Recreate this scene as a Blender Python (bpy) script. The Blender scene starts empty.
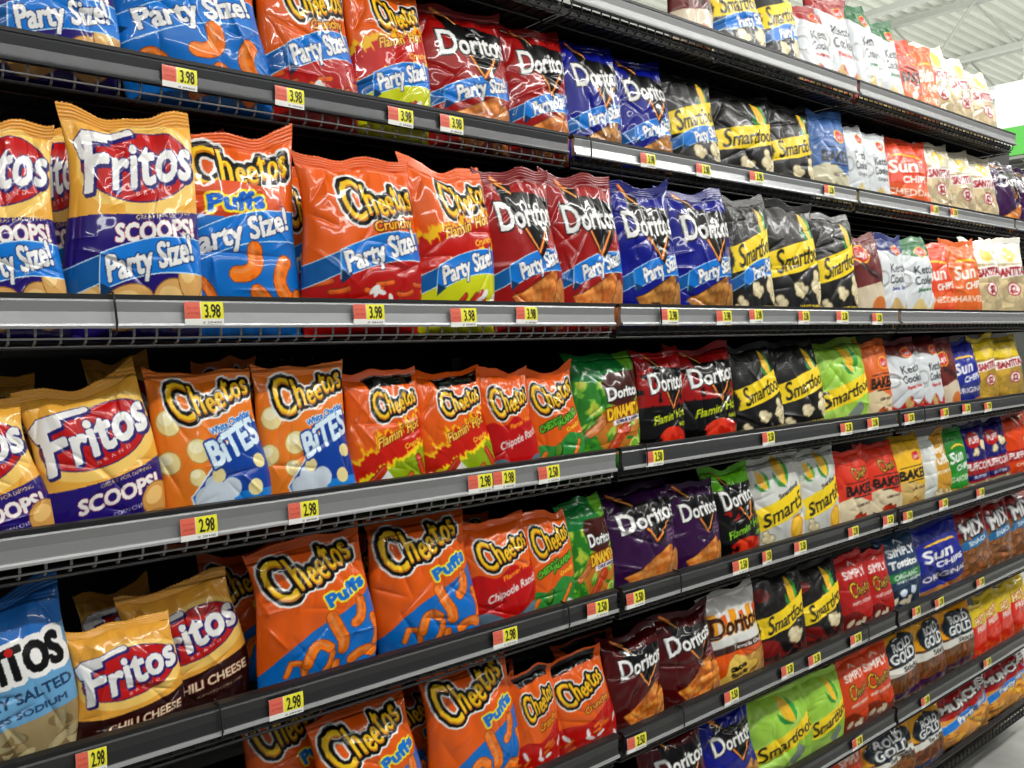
import bpy, math, random
import numpy as np
from math import radians as R, sin, cos, pi

# ------------------------------------------------------------------ scene, camera, light
sc = bpy.context.scene
COL = sc.collection
CAM_Z = 1.62
F_PX = 851.84
YAW, PITCH, ROLL = R(39.325), R(3.159), R(-0.906)

cd = bpy.data.cameras.new('camera'); cam = bpy.data.objects.new('camera', cd); COL.objects.link(cam)
cd.sensor_width = 36.0; cd.lens = F_PX / 1024 * 36.0; cd.clip_start = 0.02; cd.clip_end = 200
def cam_axes():
    cy, sy = cos(YAW), sin(YAW)
    r = np.array([cy, -sy, 0.]); F = np.array([sy, cy, 0.]); u = np.array([0, 0, 1.])
    f = F * cos(PITCH) - u * sin(PITCH); u2 = u * cos(PITCH) + F * sin(PITCH)
    return r * cos(ROLL) + u2 * sin(ROLL), u2 * cos(ROLL) - r * sin(ROLL), f
_r, _u, _f = cam_axes()
from mathutils import Matrix, Vector
cam.matrix_world = Matrix(((_r[0], _u[0], -_f[0], 0), (_r[1], _u[1], -_f[1], 0), (_r[2], _u[2], -_f[2], CAM_Z), (0, 0, 0, 1)))
sc.camera = cam
sc.view_settings.view_transform = 'Standard'; sc.view_settings.look = 'None'
sc.view_settings.gamma = 1.0; sc.view_settings.exposure = 0.08; sc.view_settings.use_curve_mapping = False
w = bpy.data.worlds.new('world'); sc.world = w; w.use_nodes = True
w.node_tree.nodes['Background'].inputs[0].default_value = (0.95, 0.98, 1.0, 1)
w.node_tree.nodes['Background'].inputs[1].default_value = 0.115

def area(name, loc, rot, sx, sy, power, col=(1, .98, .94)):
    l = bpy.data.lights.new(name, 'AREA'); l.shape = 'RECTANGLE'; l.size = sx; l.size_y = sy; l.energy = power; l.color = col
    o = bpy.data.objects.new(name, l); o.location = loc; o.rotation_euler = rot; COL.objects.link(o); return o
# fluorescent rows of the store, hung under the ceiling, then added fill lights
area('aisle_lamp', (1.6, -0.55, 3.7), (R(18), 0, 0), 7.5, 0.10, 100)
area('aisle_lamp_behind', (1.6, -3.2, 4.2), (R(40), 0, 0), 9.0, 0.14, 80)
area('aisle_lamp_far', (5.6, -0.6, 4.2), (R(20), 0, 0), 5.0, 0.2, 105)
area('aisle_lamp_over', (3.9, 1.3, 4.4), (0, 0, 0), 6.0, 0.2, 36)
area('sign_fill_light', (6.2, 0.6, 4.3), (R(25), R(-55), 0), 3.0, 0.3, 260)  # added fill that brightens the header sign, not a store fixture
area('ceiling_fill_light', (12, 4, 3.9), (R(180), 0, 0), 14.0, 10, 420)  # added upward fill to brighten the ceiling

D0, SET = 1.247, 0.135             # front plane of the lower shelves, setback of the two top ones
LSEC = 1.2192; XJ = 1.3077         # section length, first joint
HZ = {'A': .769, 'B': .4374, 'C': .0608, 'D': -.2453, 'E': -.5463, 'F': -.8638, 'G': -1.1669, 'H': -1.44}
HZ = {k: v + CAM_Z for k, v in HZ.items()}   # lip tops above the floor
def front(row): return D0 + (SET if row in 'AB' else 0)
CHAN_H = 0.036; DECK_DROP = 0.062
YB = 1.86                          # back panel

def at(x, y, Y):                   # pixel -> point on the vertical plane Y
    d = _f + _r * (x - 512) / F_PX - _u * (y - 384) / F_PX
    p = d * (Y / d[1]); p[2] += CAM_Z; return p
def px(P):
    P = np.array(P, float) - np.array([0, 0, CAM_Z]); z = P @ _f
    return 512 + F_PX * (P @ _r) / z, 384 - F_PX * (P @ _u) / z

# ------------------------------------------------------------------ materials
def mat(name, col, rough=.5, metal=0., bump=0., bscale=60., coat=0., emit=None, noise=0., nscale=8.):
    m = bpy.data.materials.new(name); m.use_nodes = True; nt = m.node_tree; b = nt.nodes['Principled BSDF']
    b.inputs['Base Color'].default_value = (*col, 1); b.inputs['Roughness'].default_value = rough; b.inputs['Metallic'].default_value = metal
    b.inputs['Coat Weight'].default_value = coat
    tc = nt.nodes.new('ShaderNodeTexCoord')
    if noise:
        n = nt.nodes.new('ShaderNodeTexNoise'); n.inputs['Scale'].default_value = nscale; nt.links.new(tc.outputs['Object'], n.inputs['Vector'])
        r = nt.nodes.new('ShaderNodeValToRGB'); nt.links.new(n.outputs['Fac'], r.inputs['Fac'])
        r.color_ramp.elements[0].position = .3; r.color_ramp.elements[1].position = .7
        r.color_ramp.elements[0].color = (*[max(0, c * (1 - noise)) for c in col], 1); r.color_ramp.elements[1].color = (*[min(1, c * (1 + noise)) for c in col], 1)
        nt.links.new(r.outputs['Color'], b.inputs['Base Color'])
    if bump:
        n = nt.nodes.new('ShaderNodeTexNoise'); n.inputs['Scale'].default_value = bscale; nt.links.new(tc.outputs['Object'], n.inputs['Vector'])
        q = nt.nodes.new('ShaderNodeBump'); q.inputs['Strength'].default_value = bump; q.inputs['Distance'].default_value = .002
        nt.links.new(n.outputs['Fac'], q.inputs['Height']); nt.links.new(q.outputs['Normal'], b.inputs['Normal'])
    if emit:
        b.inputs['Emission Color'].default_value = (*emit[:3], 1); b.inputs['Emission Strength'].default_value = emit[3]
    return m
def foil(name, rough, coat, spec=.2):
    m = bpy.data.materials.new(name); m.use_nodes = True; nt = m.node_tree; b = nt.nodes['Principled BSDF']
    a = nt.nodes.new('ShaderNodeAttribute'); a.attribute_name = 'print'; nt.links.new(a.outputs['Color'], b.inputs['Base Color'])
    b.inputs['Roughness'].default_value = rough; b.inputs['Coat Weight'].default_value = coat; b.inputs['Coat Roughness'].default_value = .05
    b.inputs['Specular IOR Level'].default_value = spec
    tc = nt.nodes.new('ShaderNodeTexCoord')
    n = nt.nodes.new('ShaderNodeTexNoise'); n.inputs['Scale'].default_value = 15; n.inputs['Detail'].default_value = 2; nt.links.new(tc.outputs['Object'], n.inputs['Vector'])
    q = nt.nodes.new('ShaderNodeBump'); q.inputs['Strength'].default_value = .38; q.inputs['Distance'].default_value = .006
    nt.links.new(n.outputs['Fac'], q.inputs['Height']); nt.links.new(q.outputs['Normal'], b.inputs['Normal']); nt.links.new(q.outputs['Normal'], b.inputs['Coat Normal'])
    return m
M = dict(
    gloss=foil('glossy_printed_film', .30, .65), matte=foil('satin_printed_film', .45, .25, .4),
    card=None,
    silver=mat('silver_channel', (.44, .45, .46), .36, .7, .2, 40), grey=mat('grey_channel', (.25, .255, .26), .42, .3, .15, 60),
    dark=mat('dark_grey_channel', (.06, .062, .066), .28, .35, .15, 40), black=mat('black_channel', (.018, .018, .02), .35, .0, .15, 50, coat=.3),
    rim=mat('black_rim', (.006, .006, .007), .5), wire_grey=mat('pale_wire', (.30, .30, .30), .45, .4), wire_black=mat('black_wire', (.012, .012, .013), .4, .2),
    edge=mat('bright_channel_edge', (.55, .56, .57), .3, .6), panel=mat('black_back_panel', (.012, .011, .011), .75, 0, .3, 30),
    hole_light=mat('peg_light_paint', (.7, .7, .68), .6), floor=mat('polished_floor', (.33, .33, .31), .25, 0, .1, 20, noise=.12, nscale=6),
    ceil=mat('white_steel_deck', (.62, .65, .58), .7), truss=mat('pale_steel', (.42, .44, .40), .6), lamp=mat('lamp_glow', (1, 1, 1), .5, emit=(1, .99, .95, 7)),
    green=mat('green_panel', (.10, .42, .08), .5), white=mat('white_panel', (.75, .78, .74), .5), clip=mat('clear_plastic', (.5, .5, .5), .15, 0, coat=1),
)
M['card'] = foil('printed_card', .5, .1, .3)

# ------------------------------------------------------------------ mesh helpers
def link(name, me, parent=None):
    o = bpy.data.objects.new(name, me); COL.objects.link(o)
    if parent is not None: o.parent = parent
    return o
def tag(o, label, cat, group=None, kind=None):
    o['label'] = label; o['category'] = cat
    if group: o['group'] = group
    if kind: o['kind'] = kind
    return o
class MB:
    def __init__(s): s.v = []; s.f = []
    def box(s, a, b, chamfer=0):
        x0, y0, z0 = a; x1, y1, z1 = b; n = len(s.v)
        s.v += [(x0, y0, z0), (x1, y0, z0), (x1, y1, z0), (x0, y1, z0), (x0, y0, z1), (x1, y0, z1), (x1, y1, z1), (x0, y1, z1)]
        s.f += [tuple(n + i for i in q) for q in ((0, 3, 2, 1), (4, 5, 6, 7), (0, 1, 5, 4), (1, 2, 6, 5), (2, 3, 7, 6), (3, 0, 4, 7))]; return s
    def prism(s, prof, x0, x1):     # profile in (y,z) run along x
        n = len(s.v); k = len(prof)
        s.v += [(x0, y, z) for y, z in prof] + [(x1, y, z) for y, z in prof]
        s.f += [(n + i, n + (i + 1) % k, n + k + (i + 1) % k, n + k + i) for i in range(k)]
        s.f += [tuple(n + i for i in reversed(range(k))), tuple(n + k + i for i in range(k))]; return s
    def tube(s, pts, r, k=6, closed=False):
        P = [np.array(p, float) for p in pts]; n = len(s.v); m = len(P)
        for i, p in enumerate(P):
            t = (P[min(i + 1, m - 1)] - P[max(i - 1, 0)]); t /= np.linalg.norm(t) + 1e-9
            a = np.cross(t, [0, 0, 1.]) if abs(t[2]) < .9 else np.cross(t, [1., 0, 0]); a /= np.linalg.norm(a); b = np.cross(t, a)
            s.v += [tuple(p + r * (cos(2 * pi * j / k) * a + sin(2 * pi * j / k) * b)) for j in range(k)]
        for i in range(m - 1):
            s.f += [(n + i * k + j, n + i * k + (j + 1) % k, n + (i + 1) * k + (j + 1) % k, n + (i + 1) * k + j) for j in range(k)]
        s.f += [tuple(n + j for j in reversed(range(k))), tuple(n + (m - 1) * k + j for j in range(k))]; return s
    def build(s, name, m, parent=None, smooth=False, origin=None):
        me = bpy.data.meshes.new(name)
        v = s.v if origin is None else [(a - origin[0], b - origin[1], c - origin[2]) for a, b, c in s.v]
        me.from_pydata(v, [], s.f); me.materials.append(m); me.update()
        if smooth: me.polygons.foreach_set('use_smooth', [True] * len(me.polygons))
        o = link(name, me, parent)
        if origin is not None: o.location = origin
        return o
def empty(name, loc=(0, 0, 0)):
    o = bpy.data.objects.new(name, None); o.location = loc; COL.objects.link(o); o.empty_display_size = .05; return o

# ------------------------------------------------------------------ printed artwork (drawn into arrays, then carried by the film's own mesh)
_tc = bpy.data.curves.new('glyph', 'FONT'); _to = bpy.data.objects.new('glyph', _tc); _tc.resolution_u = 3
def _text_tris(s):
    _tc.body = s
    dg = bpy.context.evaluated_depsgraph_get()
    COL.objects.link(_to); dg.update(); ev = _to.evaluated_get(dg); me = ev.to_mesh(); me.calc_loop_triangles()
    v = np.array([q.co[:2] for q in me.vertices]).reshape(-1, 2); t = np.array([q.vertices[:] for q in me.loop_triangles], int).reshape(-1, 3)
    ev.to_mesh_clear(); COL.objects.unlink(_to)
    return v, t
_G = {}
def glyph(c):
    if c not in _G:
        if '|' not in _G: v, t = _text_tris('|'); _G['|'] = (v, t, .3, v[:, 0].max())
        vb, tb = _text_tris(c + '|'); adv = vb[:, 0].max() - _G['|'][3]
        v, t = _text_tris(c) if c != ' ' else (np.zeros((0, 2)), np.zeros((0, 3), int))
        _G[c] = (v, t, adv, 0)
    return _G[c]
CAP = None
def dil(m, r):
    r = int(round(r))
    for i in range(r):
        o = m.copy(); o[1:] |= m[:-1]; o[:-1] |= m[1:]; o[:, 1:] |= m[:, :-1]; o[:, :-1] |= m[:, 1:]
        if i % 2: o[1:, 1:] |= m[:-1, :-1]; o[:-1, :-1] |= m[1:, 1:]; o[1:, :-1] |= m[:-1, 1:]; o[:-1, 1:] |= m[1:, :-1]
        m = o
    return m
def nz(X, Y, sc_, seed, octv=3):
    rs = np.random.RandomState(seed); out = 0; amp = 1; tot = 0
    for o in range(octv):
        g = rs.rand(64, 64); x = X * sc_ * 2 ** o + 7.3 * o; y = Y * sc_ * 2 ** o + 3.1 * o
        xi = np.floor(x).astype(int); yi = np.floor(y).astype(int); fx = x - xi; fy = y - yi; fx = fx * fx * (3 - 2 * fx); fy = fy * fy * (3 - 2 * fy)
        a = g[yi % 64, xi % 64]; b = g[yi % 64, (xi + 1) % 64]; c = g[(yi + 1) % 64, xi % 64]; d = g[(yi + 1) % 64, (xi + 1) % 64]
        out = out + amp * ((a * (1 - fx) + b * fx) * (1 - fy) + (c * (1 - fx) + d * fx) * fy); tot += amp; amp *= .5
    return out / tot
Y0, Y1 = -.18, 1.25
class Art:
    def __init__(s, base, w=1.0, y0=Y0, y1=Y1, N=300):
        s.N = N; s.w = w; s.y0 = y0; s.y1 = y1
        nx = int(w * N); ny = int((y1 - y0) * N)
        x = (np.arange(nx) + .5) / N; y = y0 + (np.arange(ny) + .5) / N
        s.X, s.Y = np.meshgrid(x, y); s.img = np.zeros((ny, nx, 3), np.float32); s.img[:] = base
    def fill(s, m, c, a=1.0):
        if callable(c): c = c(s)[m]
        s.img[m] = s.img[m] * (1 - a) + np.array(c, np.float32) * a; return s
    def below(s, f, c): return s.fill(s.Y < f(s.X), c)
    def poly(s, pts):
        P = np.array(pts, float); m = np.zeros(s.X.shape, bool)
        for i in range(len(P)):
            x0, y0 = P[i]; x1, y1 = P[(i + 1) % len(P)]
            if y0 == y1: continue
            c = ((s.Y > min(y0, y1)) & (s.Y <= max(y0, y1)) & (s.X < x0 + (s.Y - y0) * (x1 - x0) / (y1 - y0))); m ^= c
        return m
    def ell(s, cx, cy, rx, ry, rot=0.):
        c, q = cos(R(rot)), sin(R(rot)); dx = s.X - cx; dy = s.Y - cy
        return ((dx * c + dy * q) / rx) ** 2 + ((-dx * q + dy * c) / ry) ** 2 < 1
    def stroke(s, pts, wd, w2=None):
        m = np.zeros(s.X.shape, bool); n = len(pts) - 1
        for i in range(n):
            a = np.array(pts[i]); b = np.array(pts[i + 1]); d = b - a; L = d @ d + 1e-9
            t = np.clip(((s.X - a[0]) * d[0] + (s.Y - a[1]) * d[1]) / L, 0, 1)
            ww = wd if w2 is None else wd + (w2 - wd) * (i + t) / n
            m |= (s.X - a[0] - t * d[0]) ** 2 + (s.Y - a[1] - t * d[1]) ** 2 < (ww / 2) ** 2
        return m
    def text(s, txt, cx, cy, wd, hg, bold=.0, shear=0., rot=0., sizes=None, dys=None, rots=None, arc=0., gap=0.):
        """mask of a line of text fitted to a wd x hg box (hg = capital height), centred on cx, cy"""
        global CAP
        if CAP is None: CAP = glyph('H')[0][:, 1].max()
        adv = 0; parts = []
        for i, ch in enumerate(txt):
            v, t, a, _ = glyph(ch); k = sizes[i % len(sizes)] if sizes else 1.
            parts.append((v * k, t, adv, a * k, (dys[i % len(dys)] if dys else 0.) * CAP, rots[i % len(rots)] if rots else 0.)); adv += a * k + gap
        adv -= gap; m = np.zeros(s.X.shape, bool)
        sx = wd / max(adv, 1e-6); sy = hg / CAP; cr, sr = cos(R(rot)), sin(R(rot))
        for v, t, a0, aw, dy, rr in parts:
            if not len(t): continue
            x = v[:, 0] - aw / 2; y = v[:, 1] - CAP / 2
            if rr: c, q = cos(R(rr)), sin(R(rr)); x, y = x * c - y * q, x * q + y * c
            x = (x + a0 + aw / 2 - adv / 2) * sx; y = (y + dy) * sy; x = x + y * shear
            y = y - arc * (x / (wd / 2)) ** 2 + arc * .5
            X = cx + x * cr - y * sr; Y = cy + x * sr + y * cr
            px_ = X * s.N - .5; py_ = (Y - s.y0) * s.N - .5
            for tr in t:
                ax, bx, cx_ = px_[tr]; ay, by, cy_ = py_[tr]
                x0 = max(0, int(math.floor(min(ax, bx, cx_)))); x1 = min(s.X.shape[1] - 1, int(math.ceil(max(ax, bx, cx_))))
                y0 = max(0, int(math.floor(min(ay, by, cy_)))); y1 = min(s.X.shape[0] - 1, int(math.ceil(max(ay, by, cy_))))
                if x1 < x0 or y1 < y0: continue
                gx, gy = np.meshgrid(np.arange(x0, x1 + 1), np.arange(y0, y1 + 1))
                d = (bx - ax) * (cy_ - ay) - (cx_ - ax) * (by - ay)
                if abs(d) < 1e-9: continue
                e0 = ((bx - ax) * (gy - ay) - (by - ay) * (gx - ax)) / d; e1 = ((cx_ - bx) * (gy - by) - (cy_ - by) * (gx - bx)) / d; e2 = ((ax - cx_) * (gy - cy_) - (ay - cy_) * (gx - cx_)) / d
                m[y0:y1 + 1, x0:x1 + 1] |= (e0 >= -.02) & (e1 >= -.02) & (e2 >= -.02)
        return dil(m, bold * .62 * s.N) if bold else m
    def out(s, m, c, r): return s.fill(dil(m, r * s.N), c)
    # ---- pictured food
    def chip(s, pts, c1, c2, seed=1):
        m = s.poly(pts); n = np.clip(nz(s.X, s.Y, 16, seed) * 2.4 - .7, 0, 1); m2 = dil(m, 2); s.fill(m2, np.array(c1) * .45)
        f = nz(s.X, s.Y, 9, seed + 5, 2); col = np.array(c1)[None, None] * (1 - n[..., None]) + np.array(c2)[None, None] * n[..., None]
        col = col * (.7 + .6 * f[..., None]); s.img[m] = np.clip(col[m], 0, 1); return s
    def puff(s, pts, wd, c=(.93, .45, .09)):
        if len(pts) == 3:
            A, B, C = [np.array(p) for p in pts]; B = 2 * B - (A + C) / 2; pts = [tuple((1 - t) ** 2 * A + 2 * t * (1 - t) * B + t * t * C) for t in np.linspace(0, 1, 9)]
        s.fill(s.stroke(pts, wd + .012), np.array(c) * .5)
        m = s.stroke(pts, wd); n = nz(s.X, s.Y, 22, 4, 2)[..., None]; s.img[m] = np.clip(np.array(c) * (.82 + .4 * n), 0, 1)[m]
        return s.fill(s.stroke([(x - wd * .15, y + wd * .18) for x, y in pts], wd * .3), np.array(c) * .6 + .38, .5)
    def corn(s, cx, cy, r, seed=0):
        rs = np.random.RandomState(seed + 11); B = [(cx + r * .75 * q * cos(a), cy + r * .75 * q * sin(a), r * (.30 + .22 * rs.rand())) for a, q in zip(rs.rand(9) * 6.28, .25 + .75 * rs.rand(9))]
        for x, y, q in B: s.fill(s.ell(x, y, q + .007, q + .006), (.40, .34, .20))
        for x, y, q in B: c = .86 + .14 * rs.rand(); s.fill(s.ell(x, y, q, q * .9), (.90 * c, .84 * c, .66 * c)); s.fill(s.ell(x - q * .2, y + q * .25, q * .6, q * .5), (.96, .93, .80), .7)
        return s
    def cob(s, cx, cy, k=1., rot=0, bg=None):
        def P(x, y): c, q = cos(R(rot)), sin(R(rot)); return (cx + k * (x * c - y * q), cy + k * (x * q + y * c))
        body = [P(-.07, -.1), P(-.09, .05), P(-.07, .2), P(0, .32), P(.07, .2), P(.08, .05), P(.06, -.1)]
        m = s.poly(body); s.fill(m, (.96, .78, .16)); s.fill(m & ((((s.X * 38) % 1) < .22) | (((s.Y * 38) % 1) < .22)), (.82, .58, .05), .7)
        s.fill(s.poly([P(.1, .27), P(.15, .12), P(.12, -.03), P(.03, -.14), P(.07, .05)]), (.16, .62, .22))
        s.fill(s.poly([P(-.14, .12), P(-.09, -.02), P(-.01, -.15), P(-.13, -.1), P(-.17, 0)]), (.10, .5, .18)); return s
    def flames(s, y, c1, c2, amp=.06, thick=.0, seed=2, slope=0.):
        n = nz(s.X + s.Y * .5, s.Y * .35, 20, seed, 3); e = y + slope * (s.X - .5) + amp * (n - .5) * 3.4
        s.fill((s.Y < e + .07), (.95, .50, .06)); s.fill((s.Y < e + .055), c1); s.fill((s.Y < e), c2); return s
ORANGE = (.88, .34, .08); BLUE = (.04, .43, .78); GOLD = (.93, .68, .25); PURP = (.13, .06, .44); WHITE = (.93, .93, .92); BLACK = (.02, .02, .025)
RED = (.76, .06, .05); BAN = (.05, .47, .84)

def party(a, yc=.3, slope=.2, hgt=.2, full=False, tw=.66, xc=.6):
    x0 = .0 if full else .24
    yy = lambda x: yc + slope * (x - .5) + .05 * np.sin((x - .2) * 4.2)
    top = a.Y < yy(a.X) + hgt / 2; bot = a.Y > yy(a.X) - hgt / 2
    m = top & bot & (a.X > x0)
    fl = (a.Y < yy(a.X) + hgt / 2 - .01) & (a.Y > yy(a.X) - hgt / 2 + .045) & (a.X <= x0 + .02)
    a.fill(dil(fl, 2), (.75, .88, .97)); a.fill(fl, np.array(BAN) * .75)
    a.fill(dil(m, 2), (.82, .92, .98)); a.fill(m, BAN)
    a.fill(a.poly([(x0, yc - hgt * .45), (x0 + .09, yc - hgt * .62), (x0 + .0, yc - hgt * .95)]), np.array(BAN) * .45)
    t = a.text('Party Size!', xc, yc + slope * (xc - .5) + .04, tw, hgt * .70, .013, .06, math.degrees(math.atan(slope)) + 4)
    a.out(t, (.02, .16, .42), .006); a.fill(t, WHITE)
def cheetos(a, cx, cy, wd, hg, rot=12, bold=.012, small=False):
    kw = dict(sizes=[1.55, 1.15, .95, .95, 1.1, .92, .92], dys=[-.05, .08, -.04, .0, .1, .06, .05], rots=[-6, -3, 4, -4, 3, 0, 4], gap=.03)
    t = a.text('Cheetos', cx - .02, cy, min(.80, wd * 1.02), hg * 1.15, bold * .95, .0, rot, arc=-.02, **kw)
    if not small: a.out(t, WHITE, .048)
    a.out(t, BLACK, .030 if not small else .012); g = .5 + .5 * np.sin((a.Y - cy) * 24)
    a.fill(t, (.98, .80, .14)); lo = t & ~np.roll(t, int(.022 * a.N), 0); a.fill(lo, (.82, .50, .06))
def fritos(a, cx, cy, k=1., rot=8):
    a.fill(a.ell(cx + .02, cy - .02, .47 * k, .285 * k, rot), (.97, .80, .42))
    a.fill(a.ell(cx, cy, .42 * k, .225 * k, rot), (.25, .12, .38)); a.fill(a.ell(cx, cy, .41 * k, .215 * k, rot), (.74, .07, .07))
    t = a.text('Fritos', cx + .0, cy + .0, .84 * k, .25 * k, .017 * k, .22, rot + 3, sizes=[1.35, 1.05, 1.05, 1.1, 1, .95], dys=[0, .0, .04, .06, .08, .06], gap=.02)
    t |= a.stroke([(cx - .40 * k, cy + .03 * k), (cx - .42 * k, cy + .10 * k), (cx - .36 * k, cy + .155 * k), (cx - .22 * k, cy + .175 * k), (cx - .02 * k, cy + .225 * k)], .045 * k)
    sh = np.roll(np.roll(t, -5, 0), 4, 1); a.out(sh, (.14, .10, .42), .01); a.out(t, (.14, .10, .42), .008); a.fill(t, WHITE)
    a.fill(a.text('BRAND', cx + .1, cy - .15 * k, .28 * k, .028, 0, 0, rot + 6, gap=.5), (.95, .8, .8))
def doritos(a, cy=.84, wd=.80, hg=.195, cx=.57, tri=BLACK, rot=5, v=True, tc=WHITE, ed=BLACK):
    if v:
        a.fill(a.poly([(.24, cy + .36), (.44, cy + .27), (.40, cy - .02), (.30, cy + .1)]), np.array(tri) + .02)
        a.fill(a.poly([(.30, cy + .22), (1.0, cy + .16), (.98, cy + .02), (.66, cy - .38), (.36, cy + .02)]), tri)
        for p in ([(.48, cy - .08), (.64, cy - .32)], [(.64, cy - .32), (.90, cy + .02)], [(.24, cy + .36), (.42, cy + .20)], [(.24, cy + .36), (.36, cy + .30)]):
            a.fill(a.stroke(p, .036, .018), (.86, .32, .06)); a.fill(a.stroke(p, .012), (.98, .78, .42))
    t = a.text('Doritos', cx, cy, wd, hg, .012, -.02, rot, sizes=[1.25, 1, 1, 1, 1, 1, 1], dys=[-.02] + [0] * 6)
    a.out(t, ed, .014); a.fill(t, tc)
def chips_tri(a, seed=1, c1=(.66, .35, .12), c2=(.92, .62, .30), x=.45, y=-.02, k=1.):
    h = .38 * k
    a.chip([(.74, h * .62), (.90, h * .80), (1.0, h * .55), (1.0, -.15), (.78, -.15)], np.array(c1) * .9, np.array(c2) * .88, seed + 3)
    a.chip([(.24, h * .38), (.36, h * .46), (.80, h * .98), (.85, h * .90), (.76, h * .2), (.64, -.12), (.44, -.14), (.40, -.05)], c1, c2, seed)

def smart(a, cx, cy, wd=.86, hg=.15, rot=14, txt='Smartfood', ban=(.97, .84, .10), hb=.145):
    sl = math.tan(R(rot))
    a.fill(a.poly([(.07, cy - hb - .43 * sl + .02), (.11, cy - .40 * sl), (.05, cy + hb - .43 * sl), (.5, cy + hb), (1.02, cy + hb + .5 * sl), (1.02, cy - hb + .5 * sl), (.5, cy - hb - .02)]), ban)
    t = a.text(txt, cx + .03, cy, wd * .97, hg * 1.15, .0055, .22, rot, sizes=[1.35] + [1] * 8); a.fill(t, BLACK)
def smalltext(a, lines, x, y, w_, c, hg=.022, dy=.04, rot=0):
    for i, l in enumerate(lines): a.fill(a.text(l, x, y - i * dy, w_ * len(l) / max(len(q) for q in lines), hg, 0, 0, rot), c, .8)

DES = {}
def design(f): DES[f.__name__] = f; return f
@design
def scoops_party():
    a = Art(GOLD); a.fill(a.Y > 1.16, (.88, .60, .2)); fritos(a, .53, .91, 1.06, 4)
    a.below(lambda x: .60 + .05 * (x - .5), PURP); a.fill((a.Y < .66 + .05 * (a.X - .5)) & (a.Y > .60 + .05 * (a.X - .5)) & (a.X < .4), GOLD)
    a.fill(a.text('GREAT FOR DIPPING', .70, .60, .44, .03, 0, 0, 6), (.95, .85, .6))
    t = a.text('SCOOPS!', .64, .50, .62, .105, .012, .05, 5); a.out(t, (.75, .15, .15), .004); a.fill(t, WHITE)
    a.fill(a.text('CORN CHIPS', .72, .40, .24, .032, .002, 0, 3), (.85, .85, .9))
    for x, y, r, q, s_ in ((.16, .06, .16, .10, 1), (.42, .02, .2, .13, 20), (.78, .04, .17, .15, -25), (.98, .1, .08, .09, 10), (.9, .22, .1, .16, 0)):
        a.fill(a.ell(x, y, r + .008, q + .008, s_), (.55, .36, .16)); a.fill(a.ell(x, y, r, q, s_), (.86, .66, .38)); a.fill(a.ell(x - .03, y + .03, r * .6, q * .5, s_), (.93, .78, .50))
    party(a, .27, .16, .22); return a
@design
def scoops():
    a = Art(GOLD); a.fill(a.Y > 1.16, (.88, .62, .2)); fritos(a, .51, .80, 1.13, 12)
    a.below(lambda x: .40 + .22 * (x - .3) ** 2 + .04 * x, PURP)
    a.fill(a.text('GREAT FOR DIPPING', .68, .43, .44, .03, 0, 0, 10), (.95, .85, .6))
    t = a.text('SCOOPS!', .62, .30, .66, .115, .013, .08, 9); a.out(t, (.75, .15, .15), .004); a.fill(t, WHITE)
    a.fill(a.text('CORN CHIPS', .68, .16, .26, .032, .002, 0, 8), (.85, .85, .9))
    for x, y, r, q, s_ in ((.18, .04, .17, .11, -20), (.52, .0, .16, .08, 10), (.92, .20, .14, .13, 40), (.9, .0, .15, .1, 0)):
        a.fill(a.ell(x, y, r + .008, q + .008, s_), (.55, .36, .16)); a.fill(a.ell(x, y, r, q, s_), (.82, .60, .30)); a.fill(a.ell(x - .03, y + .03, r * .6, q * .5, s_), (.92, .75, .45))
    return a
@design
def chili_cheese():
    a = Art((.91, .65, .24)); fritos(a, .51, .72, 1.13, 13)
    a.below(lambda x: .30 + .25 * (x - .2) ** 2, (.17, .045, .03))
    t = a.text('CHILI CHEESE', .62, .22, .68, .085, .006, .1, 9); a.out(t, (.35, .04, .03), .006); a.fill(t, (.92, .86, .72))
    a.fill(a.text('FLAVORED CORN CHIPS', .7, .11, .42, .025, 0, 0, 8), (.8, .7, .6)); a.chip([(.0, .05), (.2, .12), (.35, -.02), (.1, -.15)], (.5, .26, .1), (.7, .4, .2)); return a
@design
def lightly_salted():
    a = Art((.40, .63, .80)); a.fill(a.Y > .84 + .1 * a.X, (.13, .42, .74))
    n = nz(a.X, a.Y, 12, 3); m = a.Y < .22 + .16 * a.X; a.fill(m, (.62, .54, .38))
    for i in range(26):
        rs = np.random.RandomState(i); x, y = rs.rand(), -.15 + .42 * rs.rand()
        if y < .2 + .15 * x: a.fill(a.ell(x, y, .09, .045, rs.rand() * 180), (.50, .42, .28)); a.fill(a.ell(x, y + .008, .08, .036, rs.rand() * 180), np.array((.84, .78, .58)) * (.72 + .28 * rs.rand()))
    t = a.text('TOSTITOS', .46, .74, .98, .20, .02, .0, 7, sizes=[1.1, 1, 1, 1.1, .9, 1.1, 1, 1]); a.out(t, WHITE, .035); a.fill(t, BLACK); a.fill(a.ell(.60, .86, .03, .03), RED)
    a.fill(a.text('LIGHTLY SALTED', .56, .50, .84, .075, .008, 0, 9), (.10, .22, .36)); a.fill(a.text('50% LESS SODIUM', .58, .38, .70, .045, .003, 0, 9), (.12, .26, .42)); return a
def _puffs_bottom(a, y=.5, slope=.35):
    a.below(lambda x: y + slope * (x - .5) + .05 * np.sin(x * 5), BLUE)
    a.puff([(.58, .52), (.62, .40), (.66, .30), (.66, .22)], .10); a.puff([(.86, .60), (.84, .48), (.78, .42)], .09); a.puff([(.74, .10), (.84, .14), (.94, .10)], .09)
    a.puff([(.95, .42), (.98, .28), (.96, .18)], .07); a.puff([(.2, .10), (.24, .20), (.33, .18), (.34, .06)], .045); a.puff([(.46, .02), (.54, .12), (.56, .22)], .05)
    a.puff([(.36, .16), (.44, .30), (.54, .26)], .08); a.puff([(.74, -.04), (.62, .0), (.60, .10)], .07)
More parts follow.
